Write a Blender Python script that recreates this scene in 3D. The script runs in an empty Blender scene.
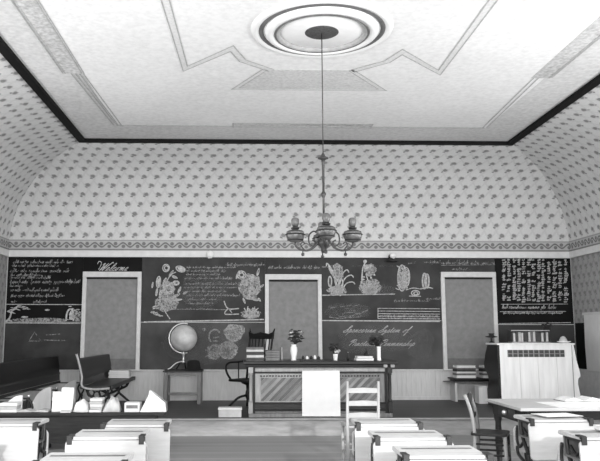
import bpy, bmesh, math, random
from mathutils import Vector, Matrix
R = random.Random(7)
S = bpy.context.scene
COL = S.collection
PI = math.pi
D2R = math.radians

# ------------------------------------------------------------------ camera survey
F, TILT, YAW, CXP, CYP, EYE = 731.0, D2R(7.98), D2R(1.523), 265.62, 230.5, 1.44

def _ray(px, py):
    a = (px - CXP) / F; u = -(py - CYP) / F
    yr = math.cos(TILT) - u * math.sin(TILT); z = math.sin(TILT) + u * math.cos(TILT)
    return Vector((a * math.cos(YAW) + yr * math.sin(YAW), -a * math.sin(YAW) + yr * math.cos(YAW), z))

def at(px, py, Y):
    """point of the place at depth Y seen at a measured spot of the photograph"""
    r = _ray(px, py); r = r * (Y / r.y); r.z += EYE
    return r

# ------------------------------------------------------------------ materials
class Nodes:
    def __init__(self, m):
        m.use_nodes = True
        self.t = m.node_tree; self.n = self.t.nodes; self.l = self.t.links
        self.n.clear()
        self.out = self.n.new('ShaderNodeOutputMaterial')
        self.b = self.n.new('ShaderNodeBsdfPrincipled')
        self.l.new(self.b.outputs[0], self.out.inputs[0])
    def new(self, k, **kw):
        x = self.n.new(k)
        for a, v in kw.items(): setattr(x, a, v)
        return x
    def put(self, v, sock):
        if isinstance(v, (int, float)): sock.default_value = v
        elif isinstance(v, tuple): sock.default_value = v
        else: self.l.new(v, sock)
    def m(self, op, a, b=0.0, c=0.0):
        x = self.new('ShaderNodeMath', operation=op)
        self.put(a, x.inputs[0]); self.put(b, x.inputs[1]); self.put(c, x.inputs[2])
        return x.outputs[0]
    def noise(self, scale, detail=3.0, vec=None, stretch=None, rough=0.55):
        if vec is None:
            vec = self.new('ShaderNodeTexCoord').outputs['Object']
        if stretch:
            mp = self.new('ShaderNodeMapping'); self.l.new(vec, mp.inputs[0]); mp.inputs['Scale'].default_value = stretch
            vec = mp.outputs[0]
        x = self.new('ShaderNodeTexNoise'); self.l.new(vec, x.inputs['Vector'])
        x.inputs['Scale'].default_value = scale; x.inputs['Detail'].default_value = detail
        x.inputs['Roughness'].default_value = rough
        return x.outputs['Fac']
    def ramp(self, fac, stops):
        x = self.new('ShaderNodeValToRGB'); self.l.new(fac, x.inputs[0])
        e = x.color_ramp.elements
        while len(e) < len(stops): e.new(0.5)
        for i, (p, v) in enumerate(stops):
            e[i].position = p; e[i].color = (v, v, v, 1)
        return x.outputs[0]
    def mix(self, f, a, b):
        x = self.new('ShaderNodeMix', data_type='FLOAT')
        self.put(f, x.inputs[0]); self.put(a, x.inputs[2]); self.put(b, x.inputs[3])
        return x.outputs[0]
    def base(self, v): self.put(v, self.b.inputs['Base Color'])
    def grey(self, v):
        x = self.new('ShaderNodeCombineColor')
        for i in range(3): self.l.new(v, x.inputs[i])
        return x.outputs[0]

MATS = {}
def mat(name, g, rough=0.6, var=0.15, scale=6.0, stretch=None, bump=0.0, metal=0.0, spec=0.4):
    if name in MATS: return MATS[name]
    m = bpy.data.materials.new(name); N = Nodes(m)
    nz = N.noise(scale, 4, stretch=stretch)
    N.base(N.ramp(nz, [(0.25, g * (1 - var)), (0.75, min(0.95, g * (1 + var)))]))
    N.b.inputs['Roughness'].default_value = rough
    N.b.inputs['Metallic'].default_value = metal
    N.b.inputs['Specular IOR Level'].default_value = spec
    if bump:
        bp_ = N.new('ShaderNodeBump'); bp_.inputs['Strength'].default_value = bump; bp_.inputs['Distance'].default_value = 0.01
        N.l.new(nz, bp_.inputs['Height']); N.l.new(bp_.outputs[0], N.b.inputs['Normal'])
    MATS[name] = m
    return m

def wallpaper(name, bg, fg, pu=0.235, pv=0.18, a=0.062, b=0.045, lat=0.10):
    m = bpy.data.materials.new(name); N = Nodes(m)
    uv = N.new('ShaderNodeTexCoord').outputs['UV']
    sp = N.new('ShaderNodeSeparateXYZ'); N.l.new(uv, sp.inputs[0])
    u, v = sp.outputs[0], sp.outputs[1]
    ds = N.noise(14, 2, vec=uv); ds2 = N.noise(17, 2, vec=uv, stretch=(1.3, 0.8, 1))
    ud = N.m('ADD', u, N.m('MULTIPLY', N.m('SUBTRACT', ds, 0.5), 0.05))
    vd = N.m('ADD', v, N.m('MULTIPLY', N.m('SUBTRACT', ds2, 0.5), 0.05))
    V = N.m('DIVIDE', vd, pv); row = N.m('FLOOR', V)
    off = N.m('MULTIPLY', N.m('MODULO', N.m('ABSOLUTE', row), 2.0), 0.5)
    U = N.m('ADD', N.m('DIVIDE', ud, pu), off)
    fu = N.m('MULTIPLY', N.m('SUBTRACT', N.m('FRACT', U), 0.5), pu)
    fv = N.m('MULTIPLY', N.m('SUBTRACT', N.m('FRACT', V), 0.5), pv)
    # a leaf sprig: an oval turned a little, with a stalk
    ru = N.m('ADD', fu, N.m('MULTIPLY', fv, 0.45)); rv = N.m('SUBTRACT', fv, N.m('MULTIPLY', fu, 0.25))
    d1 = N.m('SQRT', N.m('ADD', N.m('POWER', N.m('ABSOLUTE', N.m('DIVIDE', ru, a)), 2.0), N.m('POWER', N.m('ABSOLUTE', N.m('DIVIDE', rv, b)), 2.0)))
    sx = N.m('ADD', fu, 0.035); sy = N.m('ADD', fv, 0.045)
    d2 = N.m('SQRT', N.m('ADD', N.m('POWER', N.m('ABSOLUTE', N.m('DIVIDE', sx, 0.03)), 2.0), N.m('POWER', N.m('ABSOLUTE', N.m('DIVIDE', sy, 0.02)), 2.0)))
    dm = N.m('MINIMUM', d1, d2)
    motif = N.ramp(dm, [(0.55, 1.0), (1.0, 0.0)])
    # trellis between the sprigs
    l1 = N.m('ABSOLUTE', N.m('SUBTRACT', N.m('FRACT', N.m('ADD', N.m('DIVIDE', ud, pu), N.m('MULTIPLY', V, 0.5))), 0.5))
    l2 = N.m('ABSOLUTE', N.m('SUBTRACT', N.m('FRACT', N.m('SUBTRACT', N.m('DIVIDE', ud, pu), N.m('MULTIPLY', V, 0.5))), 0.5))
    ln = N.ramp(N.m('MINIMUM', l1, l2), [(0.03, 1.0), (0.13, 0.0)])
    fine = N.noise(45, 3, vec=uv); big = N.noise(0.7, 3, vec=uv)
    base = N.m('MULTIPLY', N.m('ADD', N.m('MULTIPLY', fine, 0.28), N.m('ADD', N.m('MULTIPLY', big, 0.25), 0.74)), bg)
    base = N.m('MULTIPLY', base, N.m('SUBTRACT', 1.0, N.m('MULTIPLY', ln, lat)))
    vis = N.m('MULTIPLY', motif, N.m('ADD', 0.62, N.m('MULTIPLY', fine, 0.5)))
    N.base(N.grey(N.mix(vis, base, fg)))
    N.b.inputs['Roughness'].default_value = 0.75
    N.b.inputs['Specular IOR Level'].default_value = 0.25
    return m

def border_paper(name, bg, fg, h=0.19, period=0.30):
    m = bpy.data.materials.new(name); N = Nodes(m)
    uv = N.new('ShaderNodeTexCoord').outputs['UV']
    sp = N.new('ShaderNodeSeparateXYZ'); N.l.new(uv, sp.inputs[0])
    u, v = sp.outputs[0], N.m('DIVIDE', sp.outputs[1], h)
    s = N.m('MULTIPLY', N.m('SINE', N.m('MULTIPLY', u, 2 * PI / period)), 0.2)
    vine = N.ramp(N.m('ABSOLUTE', N.m('SUBTRACT', N.m('SUBTRACT', v, 0.5), s)), [(0.04, 1.0), (0.12, 0.0)])
    c = N.m('SUBTRACT', N.m('FRACT', N.m('DIVIDE', u, period)), 0.5)
    p1 = N.m('ADD', N.m('POWER', N.m('ABSOLUTE', N.m('MULTIPLY', N.m('ADD', c, 0.22), 6.5)), 2.0), N.m('POWER', N.m('ABSOLUTE', N.m('MULTIPLY', N.m('SUBTRACT', v, 0.36), 5.0)), 2.0))
    p2 = N.m('ADD', N.m('POWER', N.m('ABSOLUTE', N.m('MULTIPLY', N.m('SUBTRACT', c, 0.22), 6.5)), 2.0), N.m('POWER', N.m('ABSOLUTE', N.m('MULTIPLY', N.m('SUBTRACT', v, 0.62), 5.0)), 2.0))
    leaf = N.ramp(N.m('MINIMUM', p1, p2), [(0.5, 0.9), (1.0, 0.0)])
    edge = N.ramp(N.m('ABSOLUTE', N.m('SUBTRACT', v, 0.5)), [(0.38, 0.0), (0.40, 0.7), (0.43, 0.7), (0.45, 0.15)])
    fine = N.noise(40, 3, vec=uv)
    f = N.m('MINIMUM', N.m('MAXIMUM', N.m('MAXIMUM', vine, leaf), edge), 1.0)
    f = N.m('MULTIPLY', f, N.m('ADD', 0.5, fine))
    base = N.m('MULTIPLY', bg, N.m('ADD', 0.75, N.m('MULTIPLY', fine, 0.5)))
    N.base(N.grey(N.mix(N.m('MINIMUM', f, 1.0), base, fg)))
    N.b.inputs['Roughness'].default_value = 0.75
    return m

def mottled(name, lo, hi, scale=30, big=0.6, rough=0.8):
    m = bpy.data.materials.new(name); N = Nodes(m)
    a = N.noise(scale, 4); b = N.noise(big, 3)
    f = N.m('ADD', N.m('MULTIPLY', a, 0.65), N.m('MULTIPLY', b, 0.35))
    N.base(N.ramp(f, [(0.34, lo), (0.62, hi)]))
    N.b.inputs['Roughness'].default_value = rough
    N.b.inputs['Specular IOR Level'].default_value = 0.2
    MATS[name] = m
    return m

def chalk(name, g, cover):
    m = bpy.data.materials.new(name); N = Nodes(m)
    N.base((g, g, g, 1)); N.b.inputs['Roughness'].default_value = 0.95
    N.b.inputs['Specular IOR Level'].default_value = 0.0
    nz = N.noise(28, 4, rough=0.7)
    N.put(N.ramp(nz, [(0.35, max(0.0, cover - 0.3)), (0.65, min(1.0, cover + 0.3))]), N.b.inputs['Alpha'])
    MATS[name] = m
    return m

def planks(name, g, width, along='x', var=0.25):
    """floor boards of one width with dark joints"""
    m = bpy.data.materials.new(name); N = Nodes(m)
    ob = N.new('ShaderNodeTexCoord').outputs['Object']
    sp = N.new('ShaderNodeSeparateXYZ'); N.l.new(ob, sp.inputs[0])
    c = N.m('DIVIDE', sp.outputs[1 if along == 'x' else 0], width)
    joint = N.ramp(N.m('ABSOLUTE', N.m('SUBTRACT', N.m('FRACT', c), 0.5)), [(0.455, 0.0), (0.495, 0.7)])
    w = N.new('ShaderNodeTexWhiteNoise', noise_dimensions='1D'); N.l.new(N.m('FLOOR', c), w.inputs['W'])
    st = (1.2, 14, 1) if along == 'x' else (14, 1.2, 1)
    gr = N.noise(3, 4, stretch=st)
    val = N.m('MULTIPLY', g, N.m('ADD', 1 - var, N.m('MULTIPLY', N.m('ADD', w.outputs[0], gr), var)))
    N.base(N.grey(N.mix(joint, val, g * 0.3)))
    N.b.inputs['Roughness'].default_value = 0.55
    MATS[name] = m
    return m

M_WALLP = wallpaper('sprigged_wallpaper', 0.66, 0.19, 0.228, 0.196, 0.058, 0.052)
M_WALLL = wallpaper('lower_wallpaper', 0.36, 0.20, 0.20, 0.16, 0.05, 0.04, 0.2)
M_BORDER = border_paper('scroll_border_paper', 0.46, 0.14, period=0.26)
M_CEIL = mottled('ceiling_paper_border', 0.56, 0.74, 16)
M_FIELD = mottled('ceiling_paper_field', 0.76, 0.90, 16)
M_CPAT = mottled('ceiling_strip_paper', 0.36, 0.70, 22)
M_CTRAP = mottled('ceiling_panel_paper', 0.54, 0.76, 26)
M_CLINE = mat('ceiling_line_paper', 0.46, 0.8, 0.25, 20)
M_PLASTER = mat('white_plaster', 0.86, 0.7, 0.04, 8)
M_RINGD = mat('rosette_grey_paint', 0.13, 0.6, 0.3, 12)
M_RINGM = mat('rosette_mid_paint', 0.40, 0.6, 0.2, 12)
M_MOULD = mat('dark_moulding', 0.008, 0.7, 0.3, 8, spec=0.1)
M_RAIL = mat('pale_painted_rail', 0.72, 0.5, 0.08, 9)
M_CASE = mat('pale_painted_casing', 0.62, 0.5, 0.10, 12)
M_WAIN = mat('beadboard_paint', 0.60, 0.55, 0.10, 7, (4, 4, 0.6))
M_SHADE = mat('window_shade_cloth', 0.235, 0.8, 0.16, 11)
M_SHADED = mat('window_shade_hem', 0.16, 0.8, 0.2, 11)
M_BLK = mat('slate_black', 0.008, 0.7, 0.5, 2.2, spec=0.12)
M_BLKM = mat('slate_worn', 0.050, 0.7, 0.5, 1.6, spec=0.15)
M_BLKL = mat('slate_dusty', 0.078, 0.7, 0.5, 1.4, spec=0.15)
M_FLOOR = planks('floor_boards', 0.21, 0.14, 'x')
M_PLAT = planks('platform_boards', 0.06, 0.11, 'x')
M_RISER = mat('riser_board', 0.22, 0.6, 0.25, 4, (1, 1, 5))
M_IRON = mat('cast_iron', 0.022, 0.45, 0.3, 20, metal=0.3)
M_LID = mat('pale_worn_wood', 0.38, 0.5, 0.10, 4, (1, 9, 9))
M_LID2 = mat('pale_desk_board', 0.44, 0.5, 0.14, 4, (1, 9, 9))
M_WOODD = mat('dark_varnished_wood', 0.026, 0.4, 0.4, 5, (1, 8, 8), spec=0.2)
M_WOODV = mat('blackened_wood', 0.010, 0.4, 0.4, 5, (1, 8, 8), spec=0.2)
M_WOODM = mat('brown_oak', 0.135, 0.4, 0.3, 5, (6, 6, 1))
M_WOODL = mat('light_oak', 0.27, 0.4, 0.25, 5, (6, 6, 1))
M_PLK = [mat('panel_plank_%s' % w, g, 0.4, 0.3, 6) for w, g in (('dark', 0.07), ('mid', 0.12), ('light', 0.20))]
M_CHAIRL = mat('bare_chair_wood', 0.30, 0.45, 0.15, 6)
M_PAPER = mat('white_paper', 0.70, 0.8, 0.04, 9)
M_PAPERG = mat('greyed_paper', 0.45, 0.8, 0.15, 9)
M_CLOTH = mat('white_cloth', 0.55, 0.9, 0.12, 12, bump=0.5)
M_BLACKC = mat('black_felt', 0.008, 0.95, 0.4, 25)
M_BOOKD = mat('dark_book_cloth', 0.045, 0.7, 0.3, 14)
M_BOOKM = mat('grey_book_cloth', 0.16, 0.7, 0.3, 14)
M_BOOKL = mat('pale_book_cloth', 0.50, 0.7, 0.15, 14)
M_CHINA = mat('white_china', 0.80, 0.25, 0.04, 6)
M_LEAF = mat('dark_leaves', 0.03, 0.6, 0.5, 18)
M_PETAL = mat('pale_petals', 0.50, 0.7, 0.2, 18)
M_GLOBE = mat('globe_map_paper', 0.46, 0.45, 0.38, 6)
M_BRASS = mat('bright_metal', 0.62, 0.3, 0.1, 8, metal=0.7)
M_BRONZE = mat('dull_bronze', 0.055, 0.4, 0.3, 14, metal=0.4)
M_LGLASS = mat('smoked_lamp_glass', 0.10, 0.3, 0.6, 14)
M_ORGAN = mat('white_painted_boards', 0.80, 0.5, 0.12, 2.5, (5, 5, 0.6))
M_GRILL = mat('grille_cloth', 0.07, 0.8, 0.3, 18)
C_LINE = chalk('chalk_stroke', 0.62, 0.72)
C_BRIGHT = chalk('chalk_heavy', 0.72, 0.85)
C_FAINT = chalk('chalk_faint', 0.42, 0.45)
C_SMUDGE = chalk('chalk_smudge', 0.55, 0.42)
C_RUB = chalk('chalk_rubbed', 0.20, 0.10)

# ------------------------------------------------------------------ mesh builder
class MB:
    def __init__(self): self.v = []; self.f = []; self.s = []; self.uv = {}
    def add(self, vs, fs, smooth=False):
        o = len(self.v); self.v += [Vector(p) for p in vs]
        for q in fs: self.f.append(tuple(i + o for i in q)); self.s.append(smooth)
        return self
    def box(self, x0, x1, y0, y1, z0, z1, mtx=None):
        vs = [Vector((x, y, z)) for x in (x0, x1) for y in (y0, y1) for z in (z0, z1)]
        if mtx: vs = [mtx @ p for p in vs]
        return self.add(vs, [(0, 1, 3, 2), (4, 6, 7, 5), (0, 4, 5, 1), (2, 3, 7, 6), (0, 2, 6, 4), (1, 5, 7, 3)])
    def tube(self, pts, r, n=8, cap=True):
        pts = [Vector(p) for p in pts]; k = len(pts)
        rs = r if isinstance(r, (list, tuple)) else [r] * k
        vs = []; fs = []; ref = None
        for i, p in enumerate(pts):
            t = (pts[min(i + 1, k - 1)] - pts[max(i - 1, 0)])
            t = t.normalized() if t.length > 1e-9 else Vector((0, 0, 1))
            if ref is None: ref = Vector((1, 0, 0)) if abs(t.x) < 0.8 else Vector((0, 1, 0))
            a = (ref - t * ref.dot(t)).normalized(); b = t.cross(a); ref = a
            for j in range(n):
                w = 2 * PI * j / n
                vs.append(p + (a * math.cos(w) + b * math.sin(w)) * rs[i])
        for i in range(k - 1):
            for j in range(n):
                fs.append((i * n + j, i * n + (j + 1) % n, (i + 1) * n + (j + 1) % n, (i + 1) * n + j))
        if cap:
            fs.append(tuple(range(n - 1, -1, -1))); fs.append(tuple((k - 1) * n + j for j in range(n)))
        return self.add(vs, fs, True)
    def lathe(self, prof, n=24, c=(0, 0, 0), cap=True):
        c = Vector(c); vs = []; fs = []; k = len(prof)
        for r, z in prof:
            for j in range(n):
                w = 2 * PI * j / n
                vs.append(c + Vector((r * math.cos(w), r * math.sin(w), z)))
        for i in range(k - 1):
            for j in range(n):
                fs.append((i * n + j, i * n + (j + 1) % n, (i + 1) * n + (j + 1) % n, (i + 1) * n + j))
        if cap:
            if prof[0][0] > 1e-4: fs.append(tuple(range(n - 1, -1, -1)))
            if prof[-1][0] > 1e-4: fs.append(tuple((k - 1) * n + j for j in range(n)))
        return self.add(vs, fs, True)
    def ball(self, c, rx, ry=None, rz=None, n=12, mtx=None):
        ry = ry or rx; rz = rz or rx; c = Vector(c); vs = []; fs = []; h = n // 2 + 1
        for i in range(h + 1):
            th = PI * i / h
            for j in range(n):
                w = 2 * PI * j / n
                p = Vector((rx * math.sin(th) * math.cos(w), ry * math.sin(th) * math.sin(w), rz * math.cos(th)))
                vs.append(c + (mtx @ p if mtx else p))
        for i in range(h):
            for j in range(n): fs.append((i * n + j, (i + 1) * n + j, (i + 1) * n + (j + 1) % n, i * n + (j + 1) % n))
        return self.add(vs, fs, True)
    def prism(self, poly, axis, a0, a1, mtx=None):
        """extrude a 2D outline: axis 'x' -> (y,z), 'y' -> (x,z), 'z' -> (x,y)"""
        def P(p, a): return {'x': (a, p[0], p[1]), 'y': (p[0], a, p[1]), 'z': (p[0], p[1], a)}[axis]
        n = len(poly); vs = [Vector(P(p, a0)) for p in poly] + [Vector(P(p, a1)) for p in poly]
        if mtx: vs = [mtx @ p for p in vs]
        fs = [tuple(range(n)), tuple(range(2 * n - 1, n - 1, -1))] + [(i, i + n, (i + 1) % n + n, (i + 1) % n) for i in range(n)]
        return self.add(vs, fs)
    def xform(self, M):
        self.v = [M @ p for p in self.v]; return self
    def build(self, name, m, parent=None, bev=0.0, uvf=None, local=True):
        me = bpy.data.meshes.new(name)
        vs = self.v
        if parent is not None and not local:
            vs = [p - BASE[parent.name] for p in vs]
        me.from_pydata([tuple(p) for p in vs], [], self.f)
        if uvf:
            ul = me.uv_layers.new(name='UVMap')
            for lp in me.loops: ul.data[lp.index].uv = uvf(self.v[lp.vertex_index], lp.vertex_index)
        bm = bmesh.new(); bm.from_mesh(me)
        bmesh.ops.recalc_face_normals(bm, faces=bm.faces[:])
        bm.to_mesh(me); bm.free()
        for p, s in zip(me.polygons, self.s): p.use_smooth = s
        me.materials.append(m)
        o = bpy.data.objects.new(name, me); COL.objects.link(o)
        if parent is not None: o.parent = parent
        if bev:
            b = o.modifiers.new('bevel', 'BEVEL'); b.width = bev; b.segments = 2; b.limit_method = 'ANGLE'
            b.angle_limit = D2R(40)
        return o

BASE = {}
def thing(name, label, cat, loc=(0, 0, 0), rotz=0.0, group=None):
    o = bpy.data.objects.new(name, None); COL.objects.link(o)
    o.empty_display_size = 0.1
    o.location = loc; o.rotation_euler = (0, 0, rotz)
    BASE[o.name] = Vector(loc)
    o['label'] = label; o['category'] = cat
    if group: o['group'] = group
    return o
def tag(o, label, cat, group=None):
    o['label'] = label; o['category'] = cat
    if group: o['group'] = group
    return o
def struct(o): o['kind'] = 'structure'; return o
def place(o, loc, rot=(0, 0, 0)): o.location = loc; o.rotation_euler = rot; return o
def kids(o): return [c for c in COL.objects if c.parent is o]
def dup(o, parent=None):
    c = o.copy(); COL.objects.link(c)
    if parent is not None: c.parent = parent
    for ch in kids(o): dup(ch, c)
    return c
def rbox(w, h, r, n=5):
    """rounded rectangle outline centred on 0"""
    out = []
    for cx, cy, a0 in ((w / 2 - r, h / 2 - r, 0), (-w / 2 + r, h / 2 - r, 90), (-w / 2 + r, -h / 2 + r, 180), (w / 2 - r, -h / 2 + r, 270)):
        for i in range(n): 
            a = D2R(a0 + 90 * i / (n - 1)); out.append((cx + r * math.cos(a), cy + r * math.sin(a)))
    return out
def spline(pts, n=6):
    if len(pts) < 3: return [tuple(p) for p in pts]
    P = [pts[0]] + list(pts) + [pts[-1]]; out = []
    for i in range(1, len(P) - 2):
        for k in range(n):
            t = k / n; a, b, c, d = P[i - 1], P[i], P[i + 1], P[i + 2]
            out.append(tuple(0.5 * ((2 * b[j]) + (-a[j] + c[j]) * t + (2 * a[j] - 5 * b[j] + 4 * c[j] - d[j]) * t * t + (-a[j] + 3 * b[j] - 3 * c[j] + d[j]) * t ** 3) for j in range(len(b))))
    out.append(tuple(pts[-1])); return out

# ------------------------------------------------------------------ room shell
XL, XR, YB, YR, ZR, ZC = -4.385, 6.08, 13.49, -0.9, 2.95, 4.61
PROF = [(0, 2.95), (0.02, 3.15), (0.075, 3.40), (0.174, 3.64), (0.29, 3.83), (0.435, 3.99), (0.60, 4.15), (0.794, 4.29), (1.0, 4.39), (1.21, 4.475), (1.42, 4.54), (1.625, 4.61)]
PROF = [tuple(p) for p in spline(PROF, 3)]
CV = PROF[-1][0]
ARC = [0.0]
for i in range(1, len(PROF)): ARC.append(ARC[-1] + math.hypot(PROF[i][0] - PROF[i - 1][0], PROF[i][1] - PROF[i - 1][1]))

struct(MB().box(XL - 0.1, XR + 0.1, YR, 10.64, -0.1, 0).build('floor', M_FLOOR))
pf = struct(MB().box(XL, XR, 10.66, YB, 0, 0.24).build('platform', M_PLAT))
MB().box(XL, -2.9, 9.75, 10.66, 0, 0.24).build('wing', M_PLAT, pf)
MB().box(-2.9, XR, 10.635, 10.66, 0, 0.215).build('riser', M_RISER, pf)
MB().box(-2.9, XR, 10.60, 10.66, 0.215, 0.243).build('nosing', M_RISER, pf, bev=0.008)

def wall_holes(b, axis, c0, c1, lo, hi, z0, z1, holes):
    """a wall slab with rectangular openings; holes = (u0,u1,v0,v1)"""
    us = sorted(set([lo, hi] + [h[0] for h in holes] + [h[1] for h in holes]))
    for u0, u1 in zip(us, us[1:]):
        hs = [h for h in holes if h[0] <= u0 + 1e-6 and h[1] >= u1 - 1e-6]
        segs = [(z0, z1)] if not hs else [(z0, hs[0][2]), (hs[0][3], z1)]
        for a, b_ in segs:
            if b_ - a > 1e-4:
                if axis == 'x': b.box(c0, c1, u0, u1, a, b_)
                else: b.box(u0, u1, c0, c1, a, b_)
    return b

struct(MB().box(XL - 0.1, XR + 0.1, YB, YB + 0.1, 0, ZR).build('wall_back', M_CASE))
SIDE = [(0.6, 2.0, 0.9, 2.8), (3.8, 5.2, 0.9, 2.8), (7.0, 8.4, 0.9, 2.8)]
REAR = [(-2.3, 0.1, 0.9, 2.62), (0.72, 3.25, 0.9, 3.33), (3.55, 4.25, 0.9, 2.62)]  # unseen rear openings, sized to shape where the sun beam falls
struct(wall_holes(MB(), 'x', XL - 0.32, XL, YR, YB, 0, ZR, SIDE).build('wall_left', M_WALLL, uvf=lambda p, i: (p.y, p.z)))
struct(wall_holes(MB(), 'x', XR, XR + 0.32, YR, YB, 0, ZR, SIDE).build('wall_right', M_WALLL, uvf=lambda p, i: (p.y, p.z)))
struct(wall_holes(MB(), 'y', YR - 0.1, YR, XL - 0.1, XR + 0.1, 0, ZC, REAR).build('wall_rear', M_CASE))

def cove(name, fn, uvf):
    b = MB(); k = len(PROF); n = 2
    vs = []
    for i, (d, z) in enumerate(PROF):
        a, c = fn(d); vs += [(a[0], a[1], z), (c[0], c[1], z)]
    b.add(vs, [(2 * i, 2 * i + 1, 2 * i + 3, 2 * i + 2) for i in range(k - 1)], True)
    return struct(b.build(name, M_WALLP, uvf=uvf))
cove('wall_back_cove', lambda d: ((XL + d, YB - d), (XR - d, YB - d)), lambda p, i: (p.x, ARC[i // 2]))
cove('wall_left_cove', lambda d: ((XL + d, YR), (XL + d, YB - d)), lambda p, i: (p.y + 0.11, ARC[i // 2]))
cove('wall_right_cove', lambda d: ((XR - d, YR), (XR - d, YB - d)), lambda p, i: (p.y + 0.05, ARC[i // 2]))

struct(MB().box(XL + CV - 0.06, XR - CV + 0.06, YR, YB - CV + 0.06, ZC, ZC + 0.1).build('ceiling', M_CEIL))
struct(MB().box(-2.02, 3.73, YR, 10.98, ZC - 0.004, ZC).build('ceiling_field', M_FIELD))
# dark moulding where the cove meets the ceiling
x0, x1, yb = XL + CV, XR - CV, YB - CV
b = MB(); w, h = 0.10, 0.045
b.prism([(x0 - 0.02, YR), (x0 - 0.02, yb + 0.02), (x1 + 0.02, yb + 0.02), (x1 + 0.02, YR), (x1 - w, YR), (x1 - w, yb - w), (x0 + w, yb - w), (x0 + w, YR)], 'z', ZC - h, ZC + 0.01)
struct(b.build('trim_1', M_MOULD))

def flat(name, poly, m, z=ZC - 0.0066):
    return struct(MB().prism(poly, 'z', z, z + 0.002).build(name, m))
def band(b, pts, w, z0, z1):
    for (a0, a1), (c0, c1) in zip(pts, pts[1:]):
        d = Vector((c0 - a0, c1 - a1)).normalized() * (w / 2); nx, ny = -d.y, d.x
        b.prism([(a0 - d.x + nx, a1 - d.y + ny), (c0 + d.x + nx, c1 + d.y + ny), (c0 + d.x - nx, c1 + d.y - ny), (a0 - d.x - nx, a1 - d.y - ny)], 'z', z0, z1)
    return b
def mitred(b, pts, o0, o1, z0, z1):
    P = [Vector(p) for p in pts]; k = len(P); q = [[], []]
    for j, off in enumerate((o0, o1)):
        for i in range(k):
            t0 = (P[i] - P[i - 1]).normalized() if i else (P[1] - P[0]).normalized()
            t1 = (P[i + 1] - P[i]).normalized() if i < k - 1 else t0
            n0 = Vector((-t0.y, t0.x)); n1 = Vector((-t1.y, t1.x))
            q[j].append(P[i] + (n0 + n1) / max(0.35, 1 + n0.dot(n1)) * off)
    vs = []
    for i in range(k):
        for j in (0, 1):
            for z in (z0, z1): vs.append((q[j][i].x, q[j][i].y, z))
    fs = [(0, 1, 3, 2), (4 * k - 4, 4 * k - 2, 4 * k - 1, 4 * k - 3)]
    for i in range(k - 1):
        a, c = 4 * i, 4 * i + 4
        fs += [(a, a + 2, c + 2, c), (a + 1, c + 1, c + 3, a + 3), (a, c, c + 1, a + 1), (a + 2, a + 3, c + 3, c + 2)]
    return b.add(vs, fs)
def lines(b, pts, w):
    """two thin parallel lines, mitred at the corners"""
    for sd in (-1, 1): mitred(b, pts, sd * (w / 2 - 0.007), sd * (w / 2 + 0.007), ZC - 0.0105, ZC - 0.0075)
    return b
flat('trim_2', [(-2.25, 3.0), (-2.02, 3.0), (-2.02, 8.70), (-2.25, 8.70)], M_CPAT)
flat('trim_3', [(3.56, 3.0), (3.80, 3.0), (3.80, 8.72), (3.56, 8.72)], M_CPAT)
flat('trim_4', [(-0.21, 10.80), (1.93, 10.80), (1.93, 11.02), (-0.21, 11.02)], M_CPAT)
flat('trim_5', [(0.22, 8.5), (1.27, 8.5), (1.78, 9.21), (-0.15, 9.21)], M_CTRAP)
b = MB()
lines(b, [(-2.02, 3.0), (-2.02, 8.7)], 0.03); lines(b, [(-2.25, 3.0), (-2.25, 8.7)], 0.03)
lines(b, [(-2.14, 8.7), (-2.02, 10.95)], 0.05); lines(b, [(-2.04, 8.7), (-1.95, 10.95)], 0.05)
lines(b, [(3.80, 3.0), (3.80, 8.7)], 0.03); lines(b, [(3.62, 8.7), (3.70, 10.95)], 0.06)
lines(b, [(-2.0, 10.96), (3.7, 10.96)], 0.03)
band(b, [(-0.21, 10.80), (1.93, 10.80), (1.93, 11.02), (-0.21, 11.02), (-0.21, 10.80)], 0.014, ZC - 0.010, ZC - 0.007)
struct(b.build('trim_6', M_CLINE))
b = MB()
for s, pts in ((1, [(-0.80, 6.0), (-0.745, 8.5), (-0.17, 7.85), (-0.05, 8.22), (0.30, 8.53)]), (2, [(2.36, 6.0), (2.36, 8.55), (1.765, 7.9), (1.65, 8.2), (1.28, 8.53)])):
    lines(b, pts, 0.085)
lines(b, [(0.22, 8.5), (-0.15, 9.21), (1.78, 9.21), (1.27, 8.5)], 0.06)
struct(b.build('trim_7', M_CLINE))
b = MB()
for pts in ([(-0.80, 6.0), (-0.745, 8.5), (-0.17, 7.85), (-0.05, 8.22), (0.30, 8.53)], [(2.36, 6.0), (2.36, 8.55), (1.765, 7.9), (1.65, 8.2), (1.28, 8.53)], [(0.22, 8.5), (-0.15, 9.21), (1.78, 9.21), (1.27, 8.5)]):
    mitred(b, pts, -0.034, 0.034, ZC - 0.0072, ZC - 0.0055)
struct(b.build('trim_8', mottled('ceiling_band_paper', 0.62, 0.80, 30)))

# border paper and picture rail on three sides
b = MB(); e = 0.026
vs = [(XL + e, YR, 0), (XL + e, YB - e, 0), (XR - e, YB - e, 0), (XR - e, YR, 0)]
def ring_strip(off, z0, z1, th):
    bb = MB()
    bb.prism([(XL, YR), (XL, YB), (XR, YB), (XR, YR), (XR - off, YR), (XR - off, YB - off), (XL + off, YB - off), (XL + off, YR)], 'z', z0, z1)
    return bb
def buv(p, i):
    on_side = abs(p.y - (YB - e)) > 1e-3 and abs(p.y - YB) > 1e-3
    return (p.x + p.y if False else (p.x if not on_side else p.y), p.z - 2.955)
for nm, box in (('trim_9', (XL, XR, YB - e, YB)), ('trim_10', (XL, XL + e, YR, YB - e)), ('trim_11', (XR - e, XR, YR, YB - e))):
    bx = MB().box(*box, 2.955, 3.145)
    struct(bx.build(nm, M_BORDER, uvf=(lambda p, i: (p.x, p.z - 2.955)) if nm == 'trim_9' else (lambda p, i: (p.y, p.z - 2.955))))
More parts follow.
